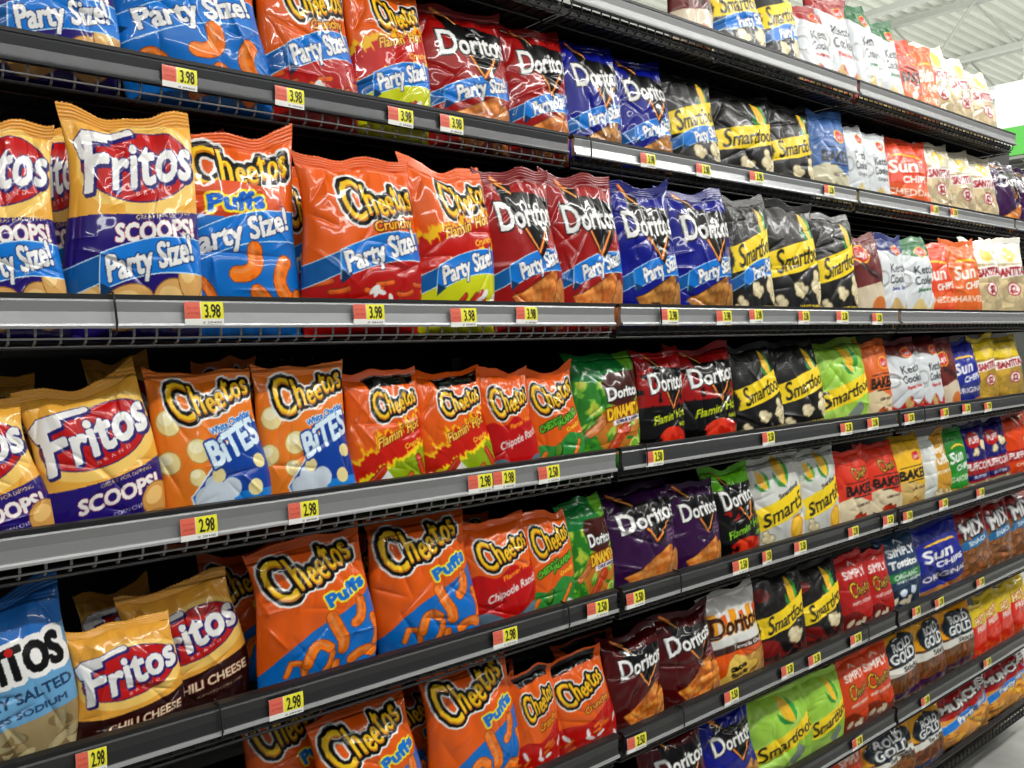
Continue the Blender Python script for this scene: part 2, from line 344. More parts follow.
@design
def puffs_party():
    a = Art((.90, .365, .065)); cheetos(a, .55, 1.0, .84, .17, 6)
    a.below(lambda x: .70 + .02 * x, BLUE); a.fill(a.ell(.45, .78, .42, .13), (.75, .22, .03)); a.fill(a.ell(.45, .80, .40, .11), (.85, .30, .05))
    t = a.text('Puffs', .48, .77, .46, .11, .014, 0, 6, gap=.02); a.out(t, (.98, .9, .15), .016); a.fill(t, (.06, .40, .82))
    party(a, .52, .22, .21, full=True, tw=.84, xc=.52)
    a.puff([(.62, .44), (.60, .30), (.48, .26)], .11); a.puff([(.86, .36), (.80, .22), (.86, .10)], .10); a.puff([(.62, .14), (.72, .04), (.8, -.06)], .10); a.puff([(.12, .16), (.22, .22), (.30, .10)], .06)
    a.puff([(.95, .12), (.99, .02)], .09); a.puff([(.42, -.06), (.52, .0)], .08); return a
@design
def puffs():
    a = Art((.90, .365, .065)); _puffs_bottom(a, .44, .62); cheetos(a, .50, .97, .84, .22, 20)
    t = a.text('Puffs', .74, .72, .40, .10, .014, 0, 20, gap=.02); a.out(t, (.95, .9, .2), .016); a.fill(t, (.06, .45, .82)); return a
@design
def crunchy_party():
    a = Art((.90, .365, .065)); a.below(lambda x: .36 + .1 * x, (.70, .05, .04)); cheetos(a, .64, .87, .66, .19, 10)
    t = a.text('Crunchy', .72, .69, .40, .075, .006, .1, 10); a.out(t, (.35, .08, .02), .010); a.fill(t, (.98, .70, .12))
    rs = np.random.RandomState(4)
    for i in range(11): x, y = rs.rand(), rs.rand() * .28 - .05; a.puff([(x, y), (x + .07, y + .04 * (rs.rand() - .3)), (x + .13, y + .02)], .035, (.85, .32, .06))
    for i in range(6): x, y = rs.rand(), rs.rand() * .25; a.fill(a.ell(x, y, .05, .02, rs.rand() * 180), WHITE)
    party(a, .42, .25, .22, tw=.70); return a
@design
def flamin_party():
    a = Art((.90, .365, .065)); cheetos(a, .66, .95, .60, .17, 12)
    a.flames(.70, (.97, .75, .08), (.76, .08, .03), .07, seed=5, slope=.3); a.flames(.38, (.98, .85, .1), (.80, .82, .07), .06, seed=8, slope=.25)
    t = a.text("Flamin' Hot", .62, .72, .62, .085, .007, .25, 14); a.out(t, (.4, .05, .02), .008); a.fill(t, (.97, .78, .25)); a.fill(a.text('Crunchy', .82, .60, .28, .05, .004, .1, 12), (.98, .75, .2))
    rs = np.random.RandomState(6)
    for i in range(6): x, y = .4 + .6 * rs.rand(), rs.rand() * .18 - .05; a.puff([(x, y), (x + .08, y + .08)], .04, (.76, .14, .05))
    for i in range(4): x, y = .4 + .6 * rs.rand(), rs.rand() * .15; a.fill(a.ell(x, y, .06, .03, 40), WHITE)
    party(a, .33, .22, .20, tw=.66); return a
@design
def flamin():
    a = Art((.90, .365, .065)); a.fill(a.poly([(.25, 1.17), (.30, 1.05), (.90, 1.08), (.94, 1.19)]), BLACK); a.fill(a.text('PARTY PEOPLE', .6, 1.12, .45, .04, .002, 0, 2), (.3, .4, .3))
    a.flames(.54, (.98, .75, .08), (.78, .10, .03), .10, seed=5, slope=.35); a.flames(.24, (.98, .85, .1), (.55, .66, .06), .06, seed=8, slope=.32); cheetos(a, .63, .88, .60, .16, 14, .010)
    t = a.text("Flamin' Hot", .62, .58, .60, .095, .008, .25, 17); a.out(t, (.4, .05, .02), .008); a.fill(t, (.98, .80, .3)); a.fill(a.text('Crunchy', .80, .46, .26, .05, .004, .1, 16), (.98, .75, .2))
    a.fill(a.stroke([(.30, .08), (.42, .2), (.50, .1)], .07), WHITE); a.puff([(.12, .06), (.26, .12), (.4, .24)], .07, (.74, .18, .06)); a.puff([(.85, .3), (.92, .16)], .08, (.74, .18, .06)); a.puff([(.62, .04), (.75, .14)], .06, (.8, .35, .08)); return a
@design
def crunchy():
    a = Art((.90, .365, .065)); a.fill(a.poly([(.12, 1.20), (.2, 1.07), (.85, 1.10), (.92, 1.22)]), BLACK); a.below(lambda x: .30 + .2 * x + .05 * np.sin(x * 9), (.75, .07, .05)); cheetos(a, .55, .82, .68, .19, 18, .011)
    t = a.text('Crunchy', .68, .56, .42, .08, .007, .1, 16); a.out(t, (.4, .1, .02), .009); a.fill(t, (.98, .68, .12))
    rs = np.random.RandomState(9)
    for i in range(12): x, y = rs.rand(), rs.rand() * .36 - .05; a.puff([(x, y), (x + .09, y + .06 * rs.rand())], .04, (.88, .34, .06))
    for i in range(6): x, y = rs.rand(), rs.rand() * .35; a.fill(a.ell(x, y, .07, .025, rs.rand() * 180), WHITE)
    return a
@design
def bites():
    a = Art((.93, .50, .14)); a.fill(a.Y > .55, (.92, .48, .12))
    for x, y, r in ((.14, .80, .10), (.36, .56, .10), (.32, .34, .07), (.10, .48, .09), (.95, .62, .08)): a.fill(a.ell(x, y, r + .008, r + .008), (.75, .55, .2)); a.fill(a.ell(x, y, r, r), (.93, .86, .60)); a.fill(a.ell(x - .02, y + .03, r * .6, r * .5), (.98, .95, .78))
    m = a.poly([(.26, .18), (.30, .06), (.42, .0), (.95, -.02), (1.02, .2), (1.0, .75), (.80, .78), (.55, .5)]); a.fill(dil(m, 5), WHITE); a.fill(m, (.05, .25, .62)); a.fill(m & (a.Y < .18), (.10, .5, .85))
    for x, y, r in ((.38, .16, .10), (.52, .12, .10), (.60, .22, .09), (.45, .26, .08)): a.fill(a.ell(x, y, r, r) & m, (.80, .85, .90))
    for x, y, r in ((.50, .34, .06), (.82, .20, .07), (.9, .42, .06)): a.fill(a.ell(x, y, r, r), (.94, .88, .62))
    t = a.text('BiTES', .70, .60, .56, .21, .016, .12, 20); a.out(t, (.05, .25, .6), .016); a.fill(t, (.86, .94, .99))
    t = a.text('White Cheddar', .72, .77, .46, .055, .006, 0, 16); a.out(t, WHITE, .006); a.fill(t, (.1, .45, .8)); cheetos(a, .58, 1.0, .82, .19, 14)
    return a
@design
def chipotle():
    a = Art((.90, .365, .065)); a.below(lambda x: .58 + .1 * x + .04 * np.sin(x * 14), (.74, .05, .06)); a.below(lambda x: .14 + .06 * np.sin(x * 9), (.35, .45, .52)); cheetos(a, .56, .86, .76, .19, 14, .011)
    a.fill(a.text("Flamin' Hot", .66, .60, .5, .05, .006, .2, 12), (.98, .6, .12)); t = a.text('Chipotle Ranch', .58, .42, .78, .085, .006, .2, 12); a.fill(t, WHITE)
    rs = np.random.RandomState(3)
    for i in range(14): x, y = rs.rand(), rs.rand() * .16 - .06; a.fill(a.ell(x, y, .05, .035, rs.rand() * 90), ((.75, .78, .8), (.7, .2, .1), (.6, .65, .35))[i % 3])
    return a
@design
def jalapeno():
    a = Art((.90, .365, .065)); a.below(lambda x: .24 + .22 * x + .04 * np.sin(x * 12), (.18, .55, .22)); cheetos(a, .56, .90, .84, .20, 16, .012)
    for tx, x, y, w_ in (('CHEDDAR', .38, .56, .44), ('JALAPEÑO', .70, .62, .46)): t = a.text(tx.replace('Ñ', 'N'), x, y, w_, .075, .008, .1, 18); a.out(t, (.04, .28, .08), .012); a.fill(t, (.45, .82, .2))
    a.fill(a.text('Crunchy', .76, .50, .3, .05, .005, 0, 16), (.98, .85, .2))
    a.fill(a.ell(.42, .22, .10, .07, 60), (.12, .28, .08)); a.fill(a.ell(.41, .23, .08, .05, 60), (.35, .55, .15)); a.puff([(.6, .05), (.72, .16), (.84, .3)], .06); a.puff([(.1, .1), (.2, .2)], .06); a.fill(a.stroke([(.7, .02), (.8, .12), (.95, .06)], .06), WHITE); return a
@design
def dinamita():
    a = Art((.16, .48, .14)); n = nz(a.X, a.Y, 9, 2); a.fill(n > .46, (.42, .70, .18)); a.fill((n > .58) & (a.Y < .9), (.72, .78, .25)); a.fill((a.Y > .9) & (a.X < .75), (.08, .45, .20)); a.fill(a.ell(.6, .32, .34, .30), (.75, .45, .14))
    rs = np.random.RandomState(2)
    for i in range(40): x, y = rs.rand(), rs.rand() * .8 - .1; a.fill(a.ell(x, y, .06, .02, rs.rand() * 180), ((.3, .62, .12), (.15, .5, .15), (.65, .8, .3))[i % 3])
    a.fill(a.poly([(.35, .86), (.42, .98), (.98, 1.0), (.98, .72), (.7, .55), (.42, .62)]), (.25, .07, .04))
    a.puff([(.42, .02), (.55, .2), (.68, .32)], .11, (.74, .22, .06)); a.puff([(.2, .3), (.36, .42)], .08, (.8, .45, .2)); a.fill(a.ell(.82, .10, .09, .10), (.85, .9, .5)); a.fill(a.ell(.82, .10, .07, .08), (.5, .72, .2))
    doritos(a, .74, .56, .12, .68, v=False); t = a.text('DINAMITA', .68, .52, .56, .13, .01, 0, 6); a.out(t, (.4, .08, .02), .012); a.fill(t, (.98, .80, .15))
    a.fill(a.poly([(.48, .36), (.98, .41), (.98, .47), (.48, .42)]), WHITE); a.fill(a.text('CHILE LIMON', .73, .415, .40, .03, .003, 0, 5), (.2, .1, .3)); return a
def _dor(base, pty=False, sub=None, c1=(.66, .34, .12), c2=(.92, .60, .30), k=1., cy=.84):
    a = Art(base); a.fill(a.Y > 1.12, np.array(base) * .8); chips_tri(a, 2, c1, c2, .48 if k == 1 else .42, .0, k)
    if pty: party(a, .36, .22, .18, tw=.60, xc=.64)
    doritos(a, cy)
    if sub: smalltext(a, sub, .88, cy - .24, .22, (.95, .85, .88), .035, .055)
    return a
@design
def nacho_party(): return _dor((.60, .045, .035), True, ('NACHO', 'CHEESE'))
@design
def ranch_party(): return _dor((.04, .08, .52), True, ('COOL', 'RANCH'), (.52, .32, .12), (.82, .58, .28))
@design
def ranch(): return _dor((.04, .08, .52), False, ('COOL', 'RANCH'), (.52, .32, .12), (.82, .58, .28), 1.25)
@design
def sweet_chili(): return _dor((.20, .05, .25), False, ('SPICY', 'SWEET', 'CHILI'), (.74, .40, .14), (.88, .60, .3), 1.15)
@design
def spicy_nacho(): return _dor((.30, .02, .03), False, ('SPICY', 'NACHO'), (.70, .34, .09), (.95, .62, .26), 1.45)
@design
def flamin_nacho():
    a = Art(BLACK); a.fill(a.Y > .95, (.62, .03, .03)); n = nz(a.X, a.Y, 8, 3); a.fill((a.Y > .55) & (a.Y < .8 + .2 * n) & (n > .42), (.6, .04, .03)); doritos(a, .84)
    t = a.text("Flamin' Hot", .60, .42, .70, .10, .007, .25, 8); a.fill(t, (.80, .86, .12)); n2 = a.ell(.62, .12, .27, .17) ; a.fill(n2 & (n > .3), (.78, .12, .05)); a.fill(n2 & (n > .55), (.9, .22, .1)); a.fill(a.text('NACHO', .85, .31, .2, .05, .004), (.8, .86, .12)); return a
@design
def flamin_lime():
    a = Art(BLACK); n = nz(a.X, a.Y, 8, 3); a.fill(a.Y > .86 + .1 * n, (.42, .78, .12)); a.fill((a.Y > .5) & (a.Y < .74) & (n > .62), (.6, .05, .03)); doritos(a, .80)
    t = a.text("Flamin' Hot", .60, .38, .74, .10, .007, .25, 10); a.fill(t, (.55, .86, .12)); m = a.ell(.55, .08, .36, .17); a.fill(m & (n > .3), (.70, .10, .05)); a.fill(m & (n > .55), (.88, .24, .1)); a.fill(a.text('LIMON', .85, .27, .2, .05, .004), (.55, .86, .12)); return a
@design
def taco():
    a = Art((.88, .88, .86)); a.fill(a.Y < .50, (.88, .34, .06)); a.fill((a.Y > .43) & (a.Y < .53), (.22, .08, .04))
    for i in range(6): x = .06 + i * .16; a.fill((a.X > x) & (a.X < x + .11) & (a.Y > .68) & (a.Y < 1.0 - .05 * (i % 2)), ((.95, .62, .08), (.88, .32, .06))[i % 2])
    t = a.text('Doritos', .5, .80, .88, .24, .016, 0, 2, sizes=[1.15, 1, 1, 1, 1, 1, 1]); a.out(t, (.95, .7, .2), .006); a.fill(t, (.20, .05, .03)); a.fill(a.text('Tortilla Chips', .66, .48, .52, .05, .004), WHITE)
    a.chip([(.5, .3), (.95, .36), (1.0, .0), (.6, -.08), (.42, .05)], (.72, .5, .2), (.85, .68, .35))
    a.fill(a.ell(.42, .10, .34, .10, 12), (.45, .2, .05)); a.fill(a.ell(.42, .11, .33, .09, 12), (.95, .78, .32)); a.fill(a.poly([(.2, .12), (.30, .32), (.42, .38), (.54, .32), (.62, .16)]), (.97, .82, .38))
    a.fill(a.text('taco', .42, .20, .26, .08, .010, 0, 6), BLACK); a.fill(a.text('flavor', .43, .10, .26, .07, .008, 0, 6), BLACK); return a
def _sf(base, pty=False, sub='WHITE CHEDDAR', subc=(.92, .80, .15), cy=.60):
    a = Art(base); smalltext(a, ('AIR POPPED', 'POPCORN', 'NO ARTIFICIAL', 'COLORS OR', 'FLAVORS'), .26, 1.02, .22, (.6, .6, .6), .022, .04); a.cob(.74, .88, .85, 16)
    a.fill(a.text(sub, .72, .06 if not pty else .05, .48, .05, .006), subc); a.corn(.18, .10, .10, 1); a.corn(.50, .26, .12, 2); a.corn(.84, .30, .17, 3); a.corn(.90, .16, .1, 5)
    smart(a, .54, cy); 
    if pty: party(a, cy - .26, .2, .17, tw=.56, xc=.70)
    return a
@design
def popcorn_black(): return _sf((.03, .032, .035))
@design
def popcorn_party(): return _sf((.03, .032, .035), True, cy=.66)
@design
def popcorn_hot():
    a = Art((.045, .03, .03)); a.fill(a.ell(.12, .92, .12, .09), (.45, .06, .05)); a.fill(a.ell(.18, .2, .2, .12), (.5, .05, .04)); a.cob(.66, .84, .95, 12); n = nz(a.X, a.Y, 16, 4); a.fill((a.Y < .2) & (n > .5), (.45, .06, .03)); a.corn(.66, .32, .17, 2); smart(a, .55, .58, rot=16); return a
@design
def popcorn_green():
    a = Art((.60, .80, .26)); n = nz(a.X, a.Y, 4, 4); a.fill(n > .55, (.68, .86, .36)); a.cob(.62, .84, 1.0, 10); a.fill(a.poly([(.50, .10), (.66, .30), (.78, .18), (.60, -.02)]), (.50, .55, .52)); smart(a, .52, .44, .92, .15, 16); return a
@design
def smart50():
    a = Art((.80, .81, .79)); a.cob(.55, .92, 1.0, 6); a.cob(.22, .88, .7, 20); a.fill(a.ell(.72, .16, .15, .20), (.90, .62, .10)); a.fill(a.ell(.71, .19, .11, .13), (.96, .76, .2)); a.corn(.22, .14, .11, 3)
    smart(a, .54, .50, .90, .17, 16, 'smart50', hb=.16); a.fill(a.text('Smartfood', .60, .72, .42, .06, .005, .1, 16), (.15, .12, .05)); return a
def _kettle(top, sub, subt='Flamin Hot', body=(.82, .84, .85), ck=(.80, .66, .40)):
    a = Art(body); a.fill(a.Y > .90 + .2 * np.abs(a.X - .6), top); a.fill(a.ell(.66, 1.0, .16, .085), (.95, .75, .15)); a.fill(a.ell(.66, 1.0, .14, .07), (.78, .08, .06)); a.fill(a.text("Lay's", .66, 1.0, .2, .06, .008, .1, 4), WHITE)
    a.fill(a.ell(.16, .56, .15, .12), (.62, .62, .60)); a.fill(a.ell(.16, .56, .12, .09), body)
    for tx, y in (('Kettle', .72), ('Cooked', .56)): a.fill(a.text(tx, .64, y, .58, .12, .006, 0, 3), (.16, .17, .19))
    a.fill(a.text(subt, .62, .42, .4, .05, .005, 0, 3), sub)
    m = a.Y < .20 + .08 * np.sin(a.X * 14 + 1); n = nz(a.X, a.Y, 9, 5); a.fill(m, sub if sub[0] > .5 else ck); a.fill(m & (n > .5), ck); return a
@design
def kettle_red(): return _kettle((.62, .10, .10), (.76, .14, .12))
@design
def kettle_maroon(): return _kettle((.40, .10, .12), (.70, .12, .12))
@design
def kettle_green(): return _kettle((.03, .38, .18), (.10, .35, .18), 'Jalapeno', ck=(.84, .74, .48))
@design
def kettle_white(): return _kettle((.88, .90, .91), (.25, .25, .28), 'Original', ck=(.86, .76, .50))
@design
def kettle_blue(): return _kettle((.08, .14, .42), (.2, .25, .5), 'Sea Salt', ck=(.78, .66, .42))
def _baked(top, bot, chipc, logo=None, tc=BLACK):
    a = Art(top); a.below(lambda x: .38 + .08 * np.sin(x * 5), bot); rs = np.random.RandomState(5)
    for i in range(7): x, y = .3 + .7 * rs.rand(), rs.rand() * .2 - .08; a.fill(a.ell(x, y, .12, .07, rs.rand() * 180), np.array(chipc) * .7); a.fill(a.ell(x, y, .11, .06, rs.rand() * 180), chipc)
    a.fill(a.text('BAKED', .56, .56, .80, .15, .016), tc); a.fill(a.stroke([(.2, .69), (.95, .69)], .014), tc); a.fill(a.stroke([(.35, .44), (.8, .44)], .02), tc)
    if logo == 'c': cheetos(a, .62, .84, .46, .12, 10, .006, True)
    else: a.fill(a.ell(.66, .86, .17, .10), (.95, .75, .15)); a.fill(a.ell(.66, .86, .14, .08), (.78, .08, .06)); a.fill(a.text("Lay's", .66, .86, .2, .07, .008, .1, 4), WHITE)
    a.fill(a.text('LESS FAT', .6, .30, .35, .035, .003), (.2, .1, .08)); return a
@design
def baked_blue(): return _baked((.22, .40, .66), (.80, .78, .66), (.78, .66, .36))
@design
def baked_orange(): return _baked((.87, .40, .12), (.86, .78, .62), (.74, .30, .10))
@design
def baked_redorange(): return _baked((.86, .24, .06), (.85, .42, .2), (.80, .3, .08))
@design
def baked_yellow(): return _baked((.93, .72, .12), (.82, .70, .42), (.76, .58, .28))
@design
def baked_cheese(): return _baked((.86, .20, .09), (.88, .82, .68), (.74, .20, .06), 'c')
def _sun(base, sub, sc2):
    a = Art(base); a.fill(a.ell(.5, .86, .28, .07), (.97, .75, .15)); a.fill(a.ell(.5, .83, .30, .06), base)
    t = a.text('Sun', .42, .70, .52, .20, .018, .1, 6); t |= a.text('CHIPS', .62, .50, .46, .10, .012, .05, 6); a.fill(t, WHITE)
    a.fill((a.Y > .16) & (a.Y < .40), sc2); a.fill(a.text(sub, .55, .28, .8, .09, .008), (.95, .9, .85))
    a.fill(a.ell(.3, .02, .25, .09), (.78, .52, .22)); a.fill(a.ell(.75, .02, .25, .1), (.70, .42, .16)); return a
@design
def sun_orange(): return _sun((.86, .26, .10), 'CHEDDAR', (.90, .36, .14))
@design
def sun_amber(): return _sun((.84, .38, .10), 'HARVEST', (.88, .40, .12))
@design
def sun_blue(): return _sun((.07, .12, .55), 'ORIGINAL', (.10, .16, .45))
@design
def sun_green():
    return _sun((.10, .50, .14), 'GARDEN', (.14, .58, .18))
def _sant(top, body, mid=None):
    a = Art(body); n = nz(a.X, a.Y, 7, 5); a.fill(n > .52, np.array(body) * .82); a.fill(a.Y > .82, top); rs = np.random.RandomState(8)
    for i in range(14): x, y = rs.rand(), rs.rand() * .5 - .12; a.fill(a.ell(x, y, .14, .06, rs.rand() * 180), np.array(body) * (.7 + .4 * rs.rand()))
    a.fill(a.ell(.5, .96, .16, .12), (.93, .82, .40)); a.fill(a.poly([(.12, .58), (.12, .76), (.92, .82), (.92, .64)]), WHITE)
    if mid: a.fill((a.Y > .66) & (a.Y < .72) & ((a.X < .12) | (a.X > .92)), mid)
    t = a.text('SANTITAS', .52, .69, .72, .12, .012, 0, 4); a.fill(t, (.60, .05, .08)); a.fill(a.ell(.52, .42, .16, .11), (.60, .08, .10)); a.fill(a.ell(.52, .42, .14, .09), WHITE); a.fill(a.text('$2', .52, .42, .16, .11, .012), (.6, .06, .08)); return a
@design
def santitas_cream(): return _sant((.90, .87, .78), (.86, .78, .62))
@design
def santitas_white(): return _sant((.90, .89, .85), (.84, .76, .58), (.8, .2, .1))
@design
def santitas_yellow(): return _sant((.88, .76, .12), (.78, .62, .22), (.8, .3, .1))
@design
def barbecue():
    a = Art((.40, .10, .09)); a.below(lambda x: .40 + .15 * x, (.82, .76, .66)); a.fill(a.ell(.65, .12, .26, .17), (.80, .44, .16)); a.fill(a.ell(.28, .9, .22, .14), (.95, .72, .15)); a.fill(a.ell(.28, .9, .19, .115), (.76, .08, .05)); a.fill(a.text("Lay's", .28, .9, .28, .1, .01, .1), WHITE); a.fill(a.text('BARBECUE', .55, .62, .7, .09, .01, 0, -20), (.15, .05, .04)); return a
def _simply(base, logo, body=(.85, .80, .68), tc=WHITE):
    a = Art(base); a.fill(a.text('SIMPLY', .5, .94, .66, .13, .010), tc); a.fill(a.stroke([(.42, 1.08), (.5, 1.12), (.58, 1.06)], .02), tc)
    if logo: cheetos(a, .56, .66, .62, .15, 8, .008, True)
    a.fill(a.text('WHITE CHEDDAR', .55, .44, .62, .05, .004), WHITE); a.below(lambda x: .22 + .10 * np.sin(x * 6), np.array(base) * .6)
    for i in range(6): rs = np.random.RandomState(i); x, y = rs.rand(), rs.rand() * .2 - .05; a.fill(a.ell(x, y, .09, .045, rs.rand() * 180), body)
    return a
@design
def simply_red(): return _simply((.72, .09, .07), True)
@design
def simply_orange(): return _simply((.84, .26, .07), True)
@design
def simply_blue():
    a = _simply((.10, .22, .34), False); a.fill((a.Y > .46) & (a.Y < .60), (.12, .48, .22)); a.fill(a.text('ORGANIC', .5, .53, .6, .08, .006), WHITE); a.fill(a.text('Tostitos', .5, .74, .7, .12, .014), WHITE); a.fill(a.ell(.42, .24, .07, .07), (.8, .85, .9)); a.fill(a.ell(.66, .24, .07, .07), (.8, .85, .9)); return a
@design
def simply_gold():
    a = Art((.82, .84, .82)); a.fill((a.X > .3 + .2 * a.Y) & (a.Y > .1), (.80, .58, .14)); a.fill(a.text('Simply', .62, .94, .5, .12, .012, .1, 0), WHITE); a.fill(a.text('Puffs', .62, .74, .62, .17, .016), WHITE); a.fill(a.text('WHITE CHEDDAR', .6, .50, .6, .05, .004), WHITE); a.corn(.4, .1, .12); a.corn(.66, .06, .12, 3); return a
def _rold(band, subt, gold=(.88, .62, .10)):
    a = Art((.34, .20, .12)); rs = np.random.RandomState(7); a.fill(a.Y > .62, gold)
    for i in range(40):
        x, y = rs.rand(), -.18 + rs.rand() * .6; c = (.42 + .2 * rs.rand(), .24 + .1 * rs.rand(), .12)
        if subt == 'Sticks': a.fill(a.stroke([(x, y), (x + .05, y + .25)], .03), c)
        else: a.fill(a.ell(x, y, .07, .055, rs.rand() * 90) & ~a.ell(x, y, .035, .025), c)
    a.fill(a.ell(.55, .82, .40, .28), (.04, .05, .06)); a.fill(a.ell(.55, .82, .38, .26), (.07, .13, .17)); a.fill(a.text('ROLD', .55, .93, .46, .14, .010, 0, 2), WHITE); a.fill(a.text('GOLD', .55, .74, .56, .17, .012, 0, 2), WHITE)
    a.fill((a.Y > .42 + .06 * a.X) & (a.Y < .57 + .04 * a.X), (.86, .86, .82)); a.fill(a.text(subt, .68, .52, .42, .08, .008), BLACK); a.fill((a.Y > .02) & (a.Y < .12), band); return a
@design
def sticks(): return _rold((.22, .08, .26), 'Sticks')
@design
def sticks_gold(): 
    a = _rold((.28, .10, .22), 'Sticks', (.93, .62, .08)); return a
@design
def twists(): return _rold((.08, .2, .42), 'Tiny Twists')
@design
def munchies():
    a = Art((.82, .55, .18)); a.fill(a.Y > .62, (.60, .04, .05)); rs = np.random.RandomState(7)
    for i in range(36):
        x, y = rs.rand(), -.18 + rs.rand() * .75; a.fill(a.ell(x, y, .09, .055, rs.rand() * 180), (.62 + .1 * rs.rand(), .34, .08)); a.fill(a.ell(x, y + .01, .08, .045, rs.rand() * 180), (.90, .62 + .1 * rs.rand(), .2))
    t = a.text('MUNCHIES', .54, .92, .92, .17, .018, 0, 12); a.out(t, (.12, .02, .02), .02); a.fill(t, WHITE); party(a, .52, .22, .18, full=True, tw=.6, xc=.6); return a
@design
def snack_mix():
    a = Art((.48, .30, .16)); rs = np.random.RandomState(17); a.fill(a.Y > .75, (.50, .04, .04))
    for i in range(60): x, y = rs.rand(), -.18 + rs.rand() * .9; a.fill(a.ell(x, y, .075, .065), (.34, .18, .08)); a.fill(a.ell(x - .005, y + .01, .065, .055), (.60 + .1 * rs.rand(), .40, .22))
    t = a.text('MIX', .48, .88, .62, .26, .02, 0, 8); a.out(t, (.05, .04, .05), .03); a.fill(t, (.86, .86, .86)); a.fill(a.poly([(.12, .50), (.16, .66), (.92, .76), (.96, .60)]), (.15, .40, .60)); a.fill(a.text('SNACK', .54, .63, .5, .08, .008, 0, 7), WHITE); return a
@design
def puffcorn_red():
    a = Art((.10, .08, .40)); a.fill(a.Y < .52, (.62, .05, .08)); a.corn(.7, .82, .14, 2); a.corn(.45, .66, .1, 4); a.fill(a.ell(.4, .92, .22, .16), (.7, .08, .08)); a.fill(a.text('PUFF', .42, .92, .34, .12, .012), WHITE)
    t = a.text('PUFFCORN', .52, .42, .84, .13, .012); a.fill(t, WHITE); a.fill((a.Y < .26) & (a.Y > .16), (.1, .12, .4)); a.fill(a.text('BUTTER', .5, .21, .4, .05, .004), WHITE); a.fill(a.Y < .12, (.65, .6, .48)); a.corn(.3, .04, .1, 2); a.corn(.7, .04, .1, 5); return a
@design
def puffcorn_orange():
    a = Art((.86, .26, .06)); a.fill((a.Y < .52) & (a.Y > .3), (.65, .06, .08)); a.corn(.7, .66, .16, 2); t = a.text('PUFFCORN', .55, .41, .8, .12, .012); a.fill(t, WHITE); a.fill(a.text('CHEESE', .5, .22, .4, .06, .004), WHITE); return a
@design
def hot_fries():
    a = Art((.84, .16, .07)); a.fill(a.Y > .74, (.86, .74, .16)); rs = np.random.RandomState(2)
    for i in range(26): x, y = rs.rand(), -.18 + rs.rand() * .6; a.fill(a.stroke([(x, y), (x + .12, y + .1 * rs.rand())], .04), (.90, .30 + .1 * rs.rand(), .10))
    t = a.text('HOT', .5, .86, .5, .16, .016, .1, 8); a.out(t, (.5, .05, .03), .014); a.fill(t, (.96, .9, .7)); a.fill(a.text('FRIES', .55, .66, .5, .12, .012, .1, 6), WHITE); return a

_art = {}
def art(name):
    if name not in _art: _art[name] = DES[name]().img
    return _art[name]
def sample(img, nu, nv, v0=0., v1=1.):
    """area-sample the artwork onto an nu x nv vertex grid"""
    h, w_ = img.shape[:2]; S = np.zeros((h + 1, w_ + 1, 3)); S[1:, 1:] = img.cumsum(0).cumsum(1)
    uc = np.linspace(0, 1, nu) * w_; vc = (v0 + (v1 - v0) * np.linspace(0, 1, nv)) * h
    du = max(w_ / nu / 2, .5); dv = max(h * (v1 - v0) / nv / 2, .5)
    x0 = np.clip(np.round(uc - du), 0, w_ - 1).astype(int); x1 = np.clip(np.round(uc + du), 1, w_).astype(int); x1 = np.maximum(x1, x0 + 1)
    y0 = np.clip(np.round(vc - dv), 0, h - 1).astype(int); y1 = np.clip(np.round(vc + dv), 1, h).astype(int); y1 = np.maximum(y1, y0 + 1)
    s = S[y1][:, x1] - S[y0][:, x1] - S[y1][:, x0] + S[y0][:, x0]
    return s / ((y1 - y0)[:, None] * (x1 - x0)[None])[..., None]
def grid_faces(nu, nv, base=0, flip=False):
    i = np.arange(nu - 1)[None] + (np.arange(nv - 1) * nu)[:, None]; i = i.ravel() + base
    f = np.stack([i, i + 1, i + nu + 1, i + nu], 1); return f[:, ::-1] if flip else f
def mesh_np(name, V, Fs, C, m):
    me = bpy.data.meshes.new(name); me.vertices.add(len(V)); me.vertices.foreach_set('co', V.astype(np.float32).ravel())
    n = len(Fs); me.loops.add(n * 4); me.polygons.add(n); me.loops.foreach_set('vertex_index', Fs.astype(np.int32).ravel())
    me.polygons.foreach_set('loop_start', np.arange(n, dtype=np.int32) * 4); me.polygons.foreach_set('use_smooth', np.ones(n, bool))
    ca = me.color_attributes.new('print', 'BYTE_COLOR', 'POINT'); c4 = np.ones((len(V), 4), np.float32); c4[:, :3] = np.clip(C, 0, 1)
    ca.data.foreach_set('color_srgb', c4.ravel()); me.materials.append(m); me.update(calc_edges=True); me.validate(); return me

